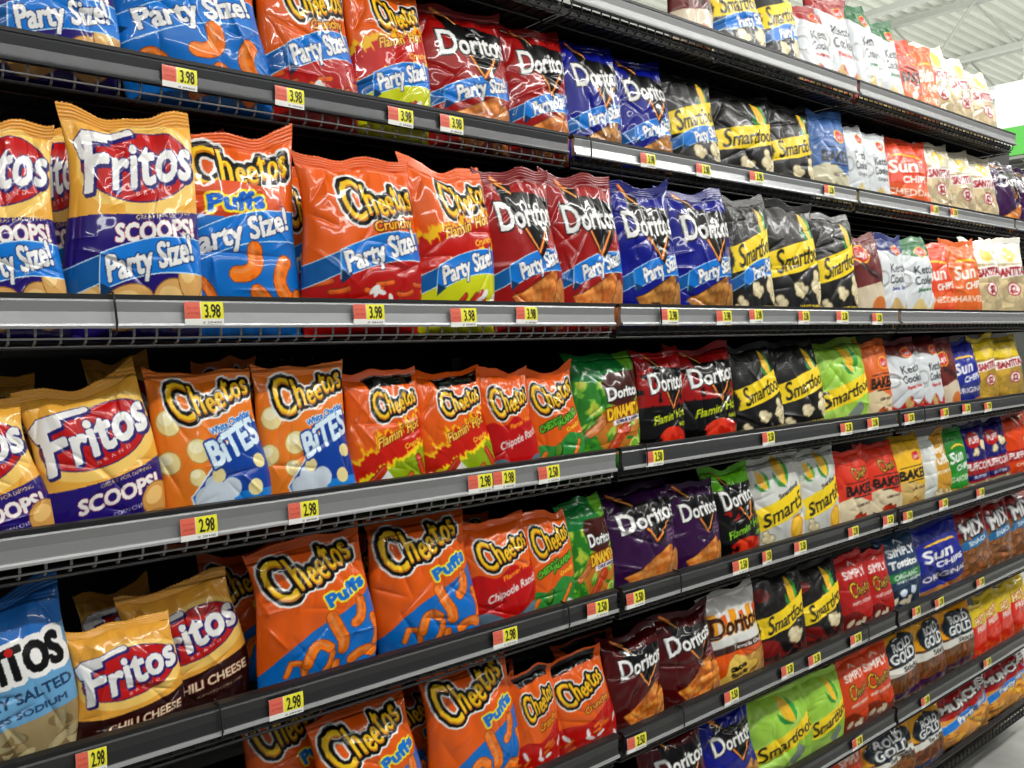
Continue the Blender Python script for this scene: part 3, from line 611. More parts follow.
SEAL = .935
def bag_shape(W, H, T, seed, ear=(0., 0.), sag=.02, flop=.0, crump=1., lean=0., roll=0.):
    rs = np.random.RandomState(seed); ph = rs.rand(12) * 6.28
    lines = [(rs.rand(), .15 + .8 * rs.rand(), rs.rand() * pi, .12 + .25 * rs.rand(), (.35 + .65 * rs.rand()) * (1 if rs.rand() < .65 else -.7)) for _ in range(20)]
    lines += [(.5 + .42 * sg * (.8 + .2 * rs.rand()), .72 + .16 * rs.rand(), pi / 2 + sg * (.35 + .3 * rs.rand()), .16 + .1 * rs.rand(), 1.3) for sg in (-1, 1)]
    def P(u, v, back=False):
        s = 2 * u - 1; t = np.clip(v / SEAL, 0, 1)
        a = np.clip(1 - np.abs(2 * t ** .95 - 1) ** 2.6, 0, 1) ** .62
        c = np.clip(1 - np.abs(s) ** 2.8, 0, 1) ** .62
        th = T / 2 * a * c
        bul = np.exp(-((v - .27) / .27) ** 2); hw = W / 2 * (.915 + .095 * bul + .05 * np.clip((v - .8) / .2, 0, 1) ** 1.5 + .010 * np.sin(v * 10 + ph[0] + s))
        x = s * hw + .006 * np.sin(v * 5 + ph[1])
        z = v * H + H * np.where(v > .5, (v - .5) * 2, 0) ** 2 * (ear[0] * (1 - u) ** 2.2 + ear[1] * u ** 2.2) - sag * H * (1 - s ** 2) * np.clip((v - .6) / .4, 0, 1) ** 1.5
        z = z + .003 * np.sin(s * 4 + ph[2]) * np.clip(v * 1.6 - .6, 0, 1)
        tk = np.clip((v - .72) / .28, 0, 1) ** 1.5; z = z + H * .035 * tk * (np.abs(((u * 2.3 + ph[8]) % 2) - 1) + .5 * np.abs(((u * 5.1 + ph[9]) % 2) - 1) - .75)
        y = (th if back else -th)
        if not back:
            inner = np.clip(a, 0, 1) * np.clip((1 - np.abs(s)) * 7, 0, 1)
            near = np.exp(-(SEAL - np.clip(v, 0, SEAL)) / .13); fr = 5.5 + 2 * rs_f
            q = np.abs(((u * fr + .35 * np.sin(v * 6 + ph[3]) + .6 * (u - .5) * v + ph[4]) % 2) - 1) - .5
            q2 = np.abs(((u * fr * 1.9 - .3 * np.sin(v * 9 + ph[5]) + ph[6]) % 2) - 1) - .5
            d = near * (q * .013 + q2 * .006) * np.clip((1 - np.abs(s)) * 5, 0, 1) * np.clip((SEAL - v) * 30 + .25, 0, 1)
            nb = np.exp(-v / .10); d = d + nb * q2 * .010 * inner
            d = d + .0065 * (nz(u, v, 4.5, seed % 997, 2) - .5) * 2 * inner
            for (lx, ly, la, ll, am) in lines:
                dx = (u - lx); dy = (v - ly) * H / W; al = dx * cos(la) + dy * sin(la); pr = -dx * sin(la) + dy * cos(la)
                d = d + am * crump * .0080 * np.exp(-np.abs(pr) / .020) * np.clip(1 - (al / ll) ** 2, 0, 1) * inner
            y = y + d * (W / .25) * .9
        k = np.clip((v - SEAL + .05) / (1 - SEAL + .05), 0, 1)
        y = y + flop * k ** 1.3 * .05 + .003 * k * np.sin(s * 5 + ph[7])
        z = np.maximum(z, np.clip(y, 0, 1) * math.tan(lean) + x * math.tan(roll) + .0003)
        return np.stack([x, y, z], -1)
    rs_f = rs.rand()
    return P
def make_bag(name, img, W, H, T, nu, nv, seed, material='gloss', **kw):
    """film body (front printed, plain back) with a crimped top seal as its part"""
    P = bag_shape(W, H, T, seed, **kw)
    U, V = np.meshgrid(np.linspace(0, 1, nu), np.linspace(0, SEAL, nv)); fr = P(U, V).reshape(-1, 3); C = sample(img, nu, nv, 0, SEAL).reshape(-1, 3)
    nb = 9; Ub, Vb = np.meshgrid(np.linspace(0, 1, nb), np.linspace(0, SEAL, nv)); bk = P(Ub, Vb, True)
    bc = np.zeros((nv, nb, 3)) + np.median(img[int(img.shape[0] * .7):].reshape(-1, 3), 0) * .9
    edge = C.reshape(nv, nu, 3); bc[:, 0] = edge[:, 0]; bc[:, -1] = edge[:, -1]; bc = bc.reshape(-1, 3)
    # weld the side columns of the back onto the front
    idx = np.arange(nv * nb).reshape(nv, nb) + nu * nv; idx[:, 0] = np.arange(nv) * nu; idx[:, -1] = np.arange(nv) * nu + nu - 1
    f2 = np.stack([idx[:-1, 1:], idx[:-1, :-1], idx[1:, :-1], idx[1:, 1:]], -1).reshape(-1, 4)
    me = mesh_np(name, np.vstack([fr, bk.reshape(-1, 3)]), np.vstack([grid_faces(nu, nv), f2]), np.vstack([C, bc]), M[material])
    o = empty(name); link('film_body', me, o)
    ns = max(5, int(nv * (1 - SEAL) / SEAL * 1.3)); Us, Vs = np.meshgrid(np.linspace(0, 1, nu), np.linspace(SEAL, 1, ns))
    s = P(Us, Vs); rid = .0005 * np.sin((Vs - SEAL) / (1 - SEAL) * pi * 9); s1 = s.copy(); s1[..., 1] += rid - .0008; s2 = s.copy(); s2[..., 1] += rid + .0008
    zz = .0016 * (np.abs((Us * 60) % 2 - 1)) * (Vs >= .999); s1[..., 2] -= zz; s2[..., 2] -= zz
    SC = sample(img, nu, ns, SEAL, 1).reshape(-1, 3); n = nu * ns
    rim = [np.stack([np.arange(nu - 1) + n - nu, np.arange(1, nu) + n - nu, np.arange(1, nu) + 2 * n - nu, np.arange(nu - 1) + 2 * n - nu], 1)]
    for c in (0, nu - 1): r_ = np.arange(ns - 1) * nu + c; q = np.stack([r_ + nu, r_, r_ + n, r_ + n + nu], 1); rim.append(q if c == 0 else q[:, ::-1])
    sm = mesh_np('top_seal', np.vstack([s1.reshape(-1, 3), s2.reshape(-1, 3)]), np.vstack([grid_faces(nu, ns), grid_faces(nu, ns, n, True)] + rim), np.vstack([SC, SC]), M[material])
    link('top_seal', sm, o)
    Ub, Vb = np.meshgrid(np.linspace(0, 1, 16), np.linspace(0, .022, 3)); q = P(Ub, Vb * 0 + .0); q[..., 2] = .0004 + Vb * H + np.clip(q[..., 0] * math.tan(kw.get('roll', 0)), 0, 1); q[..., 1] = -.0045 - .0012 * np.sin(Vb / .022 * 6) ; q2 = q.copy(); q2[..., 1] += .0012
    bm = mesh_np('bottom_seal', np.vstack([q.reshape(-1, 3), q2.reshape(-1, 3)]), np.vstack([grid_faces(16, 3), grid_faces(16, 3, 48, True)]), np.tile(C[:nu].mean(0), (96, 1)), M[material]); link('bottom_seal', bm, o); return o

# ------------------------------------------------------------------ what is on the shelves
MATTE = {'popcorn_black', 'popcorn_party', 'popcorn_hot', 'popcorn_green', 'smart50', 'sun_orange', 'sun_amber', 'sun_blue', 'sun_green', 'kettle_red', 'kettle_maroon', 'kettle_green', 'kettle_white',
         'kettle_blue', 'baked_blue', 'baked_orange', 'baked_redorange', 'baked_yellow', 'baked_cheese', 'simply_red', 'simply_orange', 'simply_blue', 'simply_gold', 'barbecue'}
DESC = dict(
    scoops_party=('large gold and purple corn scoop bag with blue ribbon', 'corn_chip_bag'), scoops=('gold and purple corn scoop bag without a ribbon', 'corn_chip_bag'),
    chili_cheese=('gold and brown chili cheese corn chip bag', 'corn_chip_bag'), lightly_salted=('pale blue lightly salted tortilla chip bag', 'tortilla_chip_bag'),
    puffs_party=('large orange and blue cheese puff bag with ribbon', 'cheese_puff_bag'), puffs=('orange and blue cheese puff bag', 'cheese_puff_bag'),
    crunchy_party=('large orange and red crunchy cheese snack bag with blue ribbon', 'cheese_snack_bag'), flamin_party=('large orange flame bag with yellow bottom and blue ribbon', 'cheese_snack_bag'),
    flamin=('orange flame cheese snack bag with black top band', 'cheese_snack_bag'), crunchy=('orange and red crunchy cheese snack bag', 'cheese_snack_bag'),
    bites=('light orange cheese ball bag with pale blue lettering', 'cheese_ball_bag'), chipotle=('orange and red chipotle ranch cheese snack bag', 'cheese_snack_bag'),
    jalapeno=('orange and green cheddar jalapeno snack bag', 'cheese_snack_bag'), dinamita=('leafy green rolled tortilla chip bag', 'tortilla_chip_bag'),
    nacho_party=('red tortilla chip bag with blue party ribbon', 'tortilla_chip_bag'), ranch_party=('dark blue tortilla chip bag with party ribbon', 'tortilla_chip_bag'),
    ranch=('dark blue tortilla chip bag', 'tortilla_chip_bag'), sweet_chili=('purple tortilla chip bag', 'tortilla_chip_bag'), spicy_nacho=('maroon tortilla chip bag with big orange chip', 'tortilla_chip_bag'),
    flamin_nacho=('red and black hot tortilla chip bag', 'tortilla_chip_bag'), flamin_lime=('green topped black hot tortilla chip bag', 'tortilla_chip_bag'),
    taco=('white and orange taco chip bag with yellow hat', 'tortilla_chip_bag'), popcorn_black=('black popcorn bag with yellow banner', 'popcorn_bag'),
    popcorn_party=('black popcorn bag with yellow banner and blue ribbon', 'popcorn_bag'), popcorn_hot=('black spicy popcorn bag with red print', 'popcorn_bag'),
    popcorn_green=('lime green popcorn bag with yellow banner', 'popcorn_bag'), smart50=('white popcorn bag with yellow banner', 'popcorn_bag'),
    kettle_red=('white kettle chip bag with red top', 'potato_chip_bag'), kettle_maroon=('white kettle chip bag with maroon top', 'potato_chip_bag'), kettle_green=('white kettle chip bag with green top', 'potato_chip_bag'),
    kettle_white=('plain white kettle chip bag', 'potato_chip_bag'), kettle_blue=('white kettle chip bag with navy top', 'potato_chip_bag'),
    baked_blue=('light blue baked chip bag', 'potato_chip_bag'), baked_orange=('orange baked chip bag', 'potato_chip_bag'), baked_redorange=('red orange baked chip bag', 'potato_chip_bag'), baked_yellow=('yellow baked chip bag', 'potato_chip_bag'),
    baked_cheese=('red baked cheese snack bag with cream bottom', 'cheese_snack_bag'), sun_orange=('orange red whole grain chip bag', 'grain_chip_bag'), sun_amber=('amber whole grain chip bag', 'grain_chip_bag'),
    sun_blue=('royal blue whole grain chip bag', 'grain_chip_bag'), sun_green=('green whole grain chip bag', 'grain_chip_bag'), santitas_cream=('cream tortilla chip bag with red lettering', 'tortilla_chip_bag'),
    santitas_white=('white topped tortilla chip bag with red lettering', 'tortilla_chip_bag'), santitas_yellow=('yellow tortilla chip bag with red lettering', 'tortilla_chip_bag'),
    barbecue=('maroon and cream barbecue potato chip bag', 'potato_chip_bag'), simply_red=('red organic cheese snack bag', 'cheese_snack_bag'), simply_orange=('orange organic cheese snack bag', 'cheese_snack_bag'),
    simply_blue=('navy organic tortilla chip bag with green band', 'tortilla_chip_bag'), simply_gold=('gold and white cheese puff bag', 'cheese_puff_bag'), sticks=('brown pretzel stick bag with dark badge', 'pretzel_bag'),
    sticks_gold=('golden topped pretzel bag with dark badge', 'pretzel_bag'), twists=('brown pretzel twist bag with dark badge', 'pretzel_bag'), munchies=('red and gold snack mix bag with blue ribbon', 'snack_mix_bag'),
    snack_mix=('brown snack mix bag with red top', 'snack_mix_bag'), puffcorn_red=('blue and red puffed corn bag', 'puffed_corn_bag'), puffcorn_orange=('orange puffed corn bag', 'puffed_corn_bag'), hot_fries=('small red and yellow hot snack bag', 'corn_snack_bag'))
# row, design, left px, right px, top px, options (lean, roll, yaw degrees, dy metres back, ear, sag, flop)
BAGS = [
 ('A','barbecue',676,716,-42,{}),('A','popcorn_party',712,768,-40,{}),('A','popcorn_party',758,803,-28,{}),('A','kettle_red',797,834,4,{}),('A','kettle_red',815,861,-6,{}),('A','kettle_green',856,882,4,{}),('A','kettle_green',876,906,20,{}),
 ('A','baked_redorange',896,924,38,{}),('A','sun_amber',916,941,46,{}),('A','santitas_cream',922,958,42,{}),('A','santitas_cream',950,978,54,{}),('A','santitas_cream',972,1000,68,{}),
 ('B','scoops_party',-38,113,-130,{}),('B','puffs_party',115,268,-112,{}),('B','crunchy_party',258,354,-52,{}),('B','flamin_party',345,428,-38,{}),('B','nacho_party',415,512,-14,{}),('B','nacho_party',500,571,14,{}),
 ('B','ranch_party',555,623,38,{}),('B','ranch_party',613,673,56,{}),('B','popcorn_party',664,720,72,{}),('B','popcorn_black',711,776,80,{}),('B','popcorn_black',768,817,90,{}),('B','baked_blue',812,850,108,{}),
 ('B','kettle_white',840,868,124,{}),('B','kettle_white',860,890,132,{}),('B','sun_orange',880,932,136,{}),('B','santitas_cream',916,955,142,{}),('B','santitas_cream',946,976,148,{}),('B','santitas_cream',968,998,152,{}),
 ('B','sweet_chili',995,1022,156,{}),('B','sweet_chili',1014,1040,160,{}),
 ('C','scoops_party',-70,62,124,{}),('C','scoops_party',65,201,116,{'ear':(.02,.03)}),('C','puffs_party',176,312,126,{'ear':(.0,.12),'dy':.035,'sag':.01}),('C','crunchy_party',306,424,156,{}),('C','flamin_party',404,496,166,{'ear':(.05,0)}),
 ('C','nacho_party',478,562,172,{}),('C','nacho_party',545,622,176,{}),('C','ranch_party',612,680,180,{}),('C','ranch_party',670,736,182,{}),('C','popcorn_party',728,775,188,{}),('C','popcorn_black',766,824,190,{}),('C','popcorn_black',815,860,212,{}),
 ('C','barbecue',852,884,232,{}),('C','kettle_blue',872,908,234,{}),('C','kettle_green',892,936,238,{}),('C','sun_orange',914,955,242,{}),('C','sun_amber',946,984,240,{}),('C','santitas_white',966,1002,238,{}),('C','santitas_white',992,1030,238,{}),
 ('D','scoops',-92,44,404,{'roll':-7}),('D','scoops',18,160,384,{'ear':(.0,.09),'roll':-6.5,'sag':.03}),('D','bites',150,264,370,{}),('D','bites',258,354,366,{}),('D','flamin',343,426,370,{}),('D','flamin',418,492,370,{}),('D','chipotle',480,536,370,{}),('D','jalapeno',525,580,370,{}),
 ('D','dinamita',574,644,352,{}),('D','flamin_nacho',638,686,352,{}),('D','flamin_nacho',676,740,346,{}),('D','popcorn_black',734,782,340,{}),('D','popcorn_black',776,826,340,{}),('D','popcorn_green',812,872,334,{}),
 ('D','baked_orange',862,892,340,{}),('D','kettle_maroon',884,924,334,{}),('D','kettle_maroon',916,944,336,{}),('D','barbecue',936,958,340,{}),('D','sun_blue',948,982,338,{}),('D','santitas_yellow',972,998,332,{}),('D','santitas_yellow',990,1026,328,{}),
 ('E','lightly_salted',-96,74,582,{'roll':-3,'ear':(0,.10)}),('E','chili_cheese',64,178,622,{'roll':0}),('E','chili_cheese',138,256,592,{'dy':.05,'roll':-5,'ear':(.0,.05)}),('E','puffs',258,374,540,{}),('E','puffs',380,478,516,{}),('E','chipotle',462,536,518,{}),
 ('E','jalapeno',516,572,512,{}),('E','dinamita',560,612,500,{}),('E','sweet_chili',600,682,490,{}),('E','sweet_chili',664,720,482,{}),('E','flamin_lime',710,760,466,{}),('E','smart50',754,808,456,{}),('E','smart50',800,842,448,{}),
 ('E','baked_cheese',836,872,450,{}),('E','baked_cheese',866,902,444,{}),('E','baked_yellow',888,928,436,{}),('E','simply_gold',918,952,434,{}),('E','sun_green',940,968,428,{}),('E','puffcorn_red',962,990,424,{}),('E','puffcorn_red',982,1010,420,{}),('E','puffcorn_orange',1002,1034,410,{}),
 ('F','puffs',324,424,706,{}),('F','puffs',432,520,664,{}),('F','crunchy',508,558,668,{}),('F','crunchy',544,614,656,{}),('F','spicy_nacho',604,666,636,{}),('F','spicy_nacho',654,720,612,{}),('F','taco',704,766,592,{}),
 ('F','popcorn_hot',758,808,570,{}),('F','popcorn_hot',798,846,562,{}),('F','simply_red',838,872,556,{}),('F','simply_red',864,892,550,{}),('F','simply_blue',880,922,534,{}),('F','sun_blue',914,966,524,{}),('F','snack_mix',956,992,508,{}),('F','snack_mix',982,1014,500,{}),('F','snack_mix',1006,1040,490,{}),
 ('G','spicy_nacho',650,712,732,{}),('G','ranch',702,758,712,{}),('G','popcorn_green',748,814,694,{}),('G','popcorn_green',802,846,674,{}),('G','simply_orange',838,868,658,{}),('G','simply_orange',856,894,646,{}),
 ('G','sticks',876,922,628,{}),('G','sticks',914,946,612,{}),('G','sticks_gold',940,976,604,{}),('G','hot_fries',966,986,604,{}),('G','hot_fries',980,1000,594,{}),('G','hot_fries',994,1012,588,{}),('G','hot_fries',1006,1030,578,{}),
 ('H','popcorn_green',770,815,768,{}),('H','simply_orange',836,866,740,{}),('H','twists',858,916,726,{}),('H','twists',904,946,708,{}),('H','munchies',936,992,684,{}),('H','munchies',984,1030,658,{}),
]
BEHIND = [ # bags of a second row the photo shows between or over the front ones
 ('C','scoops_party',22,96,130,.11),('C','puffs_party',120,236,116,.13),('C','crunchy_party',262,330,166,.12),('C','nacho_party',440,520,172,.10),
 ('D','scoops',-60,42,378,.12),('D','scoops',92,160,356,.14),('D','bites',196,262,360,.12),
 ('E','scoops',78,156,588,.15),('E','puffs',206,296,552,.14),('E','puffs',330,400,536,.13),('E','puffs',420,500,520,.12),
 ('F','puffs',250,340,690,.10),('F','puffs',380,450,690,.12),('F','crunchy',480,520,668,.1),('F','crunchy',560,620,640,.12),
 ('B','nacho_party',470,530,4,.1)]
ORD = {'A': 'top shelf', 'B': 'second shelf', 'C': 'third shelf', 'D': 'fourth shelf', 'E': 'fifth shelf', 'F': 'sixth shelf', 'G': 'seventh shelf', 'H': 'bottom shelf'}
placed = []
def place(row, des, xl, xr, yt, o, back=0.):
    yf = front(row); base = HZ[row] - DECK_DROP + .005
    yp = yf + .055 + back
    X0 = at(xl, px((0.5, yp, HZ[row]))[1], yp)[0]; X1 = at(xr, 300, yp)[0]
    # horizontal lookup at the height of the bag's middle
    def Xat(xp):
        lo, hi = -1., 12.
        zc = HZ[row] + .12
        for _ in range(40):
            mid = (lo + hi) / 2
            if px((mid, yp, zc))[0] < xp: lo = mid
            else: hi = mid
        return lo
    X0, X1 = Xat(xl), Xat(xr); W = (X1 - X0) * 1.0; xc = (X0 + X1) / 2
    lean = o.get('lean', 9 if row == 'A' else 4.5 if row in 'BC' else 6)
    # top height: find z so that the leaned top lands on yt
    lo, hi = HZ[row], HZ[row] + .7
    for _ in range(40):
        z = (lo + hi) / 2
        if px((xc, yf + .05 + back + (z - base) * sin(R(lean)), z))[1] > yt: lo = z
        else: hi = z
    H = (lo - base) / cos(R(lean)) / (1 - .012)
    rs = random.Random(hash_(row, xl)); T = min(.30 * W + .010, .085) * (.9 + .2 * rs.random())
    roll = o.get('roll', rs.uniform(-3.8, -.8) if row in 'DEFGH' else rs.uniform(-2.8, -.4))
    pw = abs(xr - xl); ph = abs(px((xc, yp, base))[1] - px((xc, yp, lo))[1])
    vis_top = max(0, yt)
    nu = int(min(190, max(16, pw * 1.25))); nv = int(min(280, max(22, ph * 1.15)))
    seed = hash_(row, xl) % 100000
    b = make_bag(DESC[des][1], art(des), W, H, T, nu, nv, seed, 'matte' if des in MATTE else 'gloss', ear=o.get('ear', (rs.uniform(-.01, .04), rs.uniform(-.01, .05))), sag=o.get('sag', rs.uniform(.015, .035)), flop=o.get('flop', rs.uniform(-.1, .35)), crump=o.get('crump', 1.), lean=R(lean), roll=R(roll))
    xc -= H * .42 * sin(R(roll)); yaw = o.get('yaw', rs.uniform(-7, -2.5)); b.location = (xc, yf + .026 + T / 2 + W * .22 * sin(R(-yaw)) + back + o.get('dy', 0), base)
    b.rotation_euler = (-R(lean), R(roll), R(yaw))
    if row != 'A':                 # keep the top of the film clear of the wires of the shelf above
        lim = HZ[chr(ord(row) - 1)] - DECK_DROP - .008 - base; bpy.context.view_layer.update()
        zt = max((b.matrix_world @ Vector(c)).z for ch in b.children for c in ch.bound_box) - base
        if zt > lim: b.scale.z = lim / zt
    b['category'] = 'bag'; placed.append((row, des, xc, back > 0, b, xl, xr)); return b
def hash_(row, x): return (ord(row) * 7919 + int(x) * 104729 + 12345) % 1000003
_rows = {}
for b_ in BAGS: _rows.setdefault(b_[0], []).append(list(b_))
for row, L_ in _rows.items():
    for p_, q_ in zip(L_, L_[1:]):
        if p_[3] > q_[2] and not p_[5].get('dy') and not q_[5].get('dy'):
            q_[2] = q_[2] * .55 + p_[3] * .45
    for row, des, xl, xr, yt, o in L_: place(row, des, xl, xr, yt, o)
for row, des, xl, xr, yt, bk in BEHIND: place(row, des, xl, xr, yt, {}, bk)
# labels: what it shows, its shelf, and which of the like ones on that shelf
NUM = ['first', 'second', 'third', 'fourth', 'fifth']
for row in 'ABCDEFGH':
    for des in sorted({p[1] for p in placed if p[0] == row}):
        for bk in (False, True):
            L_ = sorted([p for p in placed if p[0] == row and p[1] == des and p[3] == bk], key=lambda p: p[2]); n = len(L_)
            for i, p in enumerate(L_):
                d = DESC[des][0]; b = p[4]
                if bk: d = d.replace(' with blue ribbon', '').replace(' without a ribbon', '').replace(' with blue party ribbon', '')
                if bk:
                    lab = d + ' behind the front row, ' + ORD[row] + (', ' + NUM[i] + ' from left' if n > 1 else '')
                elif n == 1: lab = d + ' on the ' + ORD[row]
                else: lab = ('left' if i == 0 else 'right') + ' ' + d + ' on the ' + ORD[row] if n == 2 else ('leftmost', 'middle', 'rightmost')[i if n == 3 else min(i, 2)] + ' ' + d + ' on the ' + ORD[row] if n == 3 else NUM[i] + ' ' + d + ' from left on the ' + ORD[row]
                b['label'] = lab
                if n > 1: b['group'] = d + 's on the ' + ORD[row]

# ------------------------------------------------------------------ gondola shelving
SEC = [XJ - LSEC, XJ, XJ + LSEC, XJ + 2 * LSEC, XJ + 3 * LSEC]
STY = {('A', 0): 'grey', ('A', 1): 'grey', ('A', 2): 'grey', ('B', 0): 'dark', ('B', 1): 'silver', ('B', 2): 'silver', ('B', 3): 'silver', ('C', 0): 'silver', ('C', 1): 'silver', ('C', 2): 'silver', ('D', 0): 'grey', ('D', 1): 'dark', ('D', 2): 'dark'}
SECN = ['left', 'middle', 'right', 'far right']
def shelf(row, si):
    x0, x1 = SEC[si] + .006, SEC[si + 1] - .006; y = front(row); z = HZ[row]; org = (x0, y, z)
    e = empty('wire_shelf', org)
    tag(e, ('grey' if STY.get((row, si)) == 'grey' else 'silver' if STY.get((row, si)) == 'silver' else 'black') + ' fronted wire shelf, ' + ORD[row].replace(' shelf', ' level') + ' of the ' + SECN[si] + ' section', 'shelf', 'wire shelves of the chip rack')
    st = M[STY.get((row, si), 'black')]
    def q(a): return (a[0] - org[0], a[1] - org[1], a[2] - org[2])
    # price channel: a shallow C profile, tipped slightly up
    n = MB(); h = CHAN_H
    prof = [(-.002, 0.), (.006, .001), (.006, -h - .004), (-.006, -h - .004), (-.008, -h + .001), (-.0045, -h + .003), (-.0025, -h * .5), (-.0045, -.004)]
    n.prism(prof, .004, x1 - x0 - .004); c = n.build('price_channel', st, e) if row != 'H' else None
    n = MB().prism([(-.004, .0), (-.004, .006), (.012, .006), (.012, -.002)], 0, x1 - x0); n.build('top_rim', M['rim'], e)
    if row != 'H': n = MB().prism([(-.0095, -h - .001), (-.0085, -h + .002), (-.005, -h + .002), (-.005, -h - .0045), (-.009, -h - .0045)], .004, x1 - x0 - .004); n.build('channel_edge', M['edge'] if row in 'DEFGH' else st, e)
    wm = M['wire_grey'] if (row in 'BCD' and si == 0) else M['wire_black']
    fn = MB(); n = MB(); dz = -DECK_DROP; dep = YB - .03 - y; k = int((x1 - x0) / .0305)
    for i in range(k + 1):
        X = .008 + (x1 - x0 - .016) * i / k
        n.tube([(X, .02, dz), (X, dep, dz)], .0019, 5); fn.tube([(X, .004, -.02), (X, .004, dz + .012), (X, .010, dz + .003), (X, .02, dz)], .0019, 5)
    MB().box((.006, .035, dz + .0019), (x1 - x0 - .006, dep, dz + .0032)).build('deck_shade_sheet', M['rim'], e)  # added black sheet, stands in for the shade under the shelf
    fn.tube([(0.004, .0045, dz + .008), (x1 - x0 - .004, .0045, dz + .008)], .0014, 5)
    if si > 0 or row not in 'BCD': MB().box((.006, .0125, dz + .004), (x1 - x0 - .006, .0135, -h - .006)).build('fence_shade_strip', M['rim'], e)  # added black strip in place of the shade behind the fence wires
    for yy in (.012, .07, .16, .25, .34, .43):
        if yy < dep: n.tube([(0.004, yy, dz - .0036), (x1 - x0 - .004, yy, dz - .0036)], .0026, 6)
    n.build('wire_deck', M['wire_black'], e)
    fn.build('wire_fence', wm, e)
    # the side brackets
    for s_, X in ((0, .006), (1, x1 - x0 - .012)):
        n = MB(); v0 = len(n.v)
        n.v += [(X, .02, dz - .006), (X, dep, dz - .006), (X, dep, dz - .055), (X, dep * .6, dz - .022), (X, .02, dz - .008)]; n.v += [(a + .004, b, c_) for a, b, c_ in n.v[:5]]
        n.f += [(4, 3, 2, 1, 0), (5, 6, 7, 8, 9)] + [(i, (i + 1) % 5, 5 + (i + 1) % 5, 5 + i) for i in range(5)]
        n.build('bracket', M['rim'], e)
    for xp in TIES.get(row, ()):
        X = at(xp, px((x0 + .3, y, z - .02))[1], y - .009)[0]
        for _ in range(3): X = at(xp, px((X, y - .009, z - .02))[1], y - .009)[0]
        if x0 + .01 < X < x1 - .01: n = MB().tube([(X - x0, .012, .009), (X - x0, -.0085, .008), (X - x0 + .001, -.0112, -.006), (X - x0 + .003, -.0112, -h + .002), (X - x0 + .003, -.006, -h - .010), (X - x0 + .003, .006, dz + .012)], .0017, 6); n.build('shelf_tie', M['rim'], e)
    return e
TIES = {'C': (114, 660), 'D': (646, 924), 'E': (220, 568, 680, 880), 'F': (683, 868), 'B': (590,)}
for row in 'ABCDEFGH':
    for si in range(4):
        if row == 'A' and si == 3: continue
        if row in 'CDEFGH' and si == 3: continue
        if row in 'GH' and si == 0: continue
        shelf(row, si)
# uprights and back panels
for i, X in enumerate(SEC):
    if i == 0 or i == 4: continue
    o = MB().box((-.015, 0, 0), (.015, .035, 2.62 if i < 3 else 2.62)).build('upright_post', M['rim']); o.location = (X, YB - .035, 0)
    tag(o, ('black upright post between left and middle sections', 'black upright post between middle and right sections', 'black upright post past the right section')[i - 1], 'post', 'uprights of the chip rack')
for i in range(4):
    e = empty('back_panel', (SEC[i], YB, 0)); tag(e, 'black panel at the back of the ' + SECN[i] + ' rack section', 'panel', 'back panels of the chip rack')
    MB().box((.001, 0, .02), (LSEC - .001, .012, 2.60)).build('sheet', M['panel'], e)
    if i == 0:
        n = MB()
        for r_, z in enumerate((1.575, 1.548)):
            for k in range(9): X = .62 + k * .0254 + (.012 if r_ else 0); n.box((X, -.0015, z), (X + .003, 0, z + .003))
        h = n.build('painted_peg_light', M['hole_light'], e); h['label'] = 'pale dots painted as light through the pegboard'  # light coming through the perforated back, put in as pale colour
    MB().box((0, -.014, 2.585), (LSEC, .02, 2.615)).build('top_rail', M['truss'], e)
# ------------------------------------------------------------------ price tags
def tag_art(price):
    a = Art((.96, .96, .94), 1.0, 0., .60, 120); a.fill((a.X < .40) & (a.Y > .16), (.86, .40, .32)); a.fill((a.X >= .42) & (a.Y > .15), (.92, .90, .22))
    if price: a.fill(a.text(price, .71, .36, .42, .34, .016), BLACK); a.fill(a.text('WAS NOW', .2, .44, .3, .05), (.6, .1, .1), .7); a.fill(a.text('LOW PRICE', .21, .30, .32, .05), (.6, .1, .1), .7); a.fill(a.text('0 28400', .7, .06, .5, .05), (.2, .2, .2))
    return a.img
TA = {p: tag_art(p) for p in ('3.98', '2.98', '2.50')}
TAGS = [('B','3.98',162,197),('B','3.98',275,304),('B','3.98',388,413),('B','3.98',440,463),('B','3.98',640,655),('B','3.98',696,710),('B','3.98',749,763),('B','2.50',824,834),('B','2.50',930,938),('B','2.50',950,957),
 ('C','3.98',184,223),('C','3.98',353,384),('C','3.98',450,476),('C','3.98',516,537),('C','3.98',660,678),('C','3.98',716,731),('C','3.98',749,762),('C','2.50',798,809),('C','2.50',836,848),('C','2.50',872,882),
 ('D','2.98',180,217),('D','2.98',288,318),('D','2.98',468,492),('D','2.98',493,515),('D','2.50',538,559),('D','2.50',646,663),('D','2.50',762,774),('D','2.50',840,852),('D','2.50',867,878),('D','2.50',904,914),('D','2.50',940,948),('D','2.50',962,970),('D','2.50',984,991),
 ('E','2.98',76,107),('E','2.98',269,303),('E','2.98',493,517),('E','2.50',587,608),('E','2.50',626,644),('E','2.50',732,748),('E','2.50',762,771),('E','2.50',794,806),('E','2.50',848,858),('E','2.50',882,894),('E','2.50',903,912),('E','2.50',938,948),('E','2.50',976,984),
 ('F','2.50',627,646),('F','2.50',724,738),('F','2.50',781,793),('F','2.50',808,820),('F','2.50',850,861),('F','2.50',912,920),('F','2.50',934,944),('F','2.50',976,984),('G','2.50',852,862),('G','2.50',921,929),('G','2.50',983,991)]
tg = []
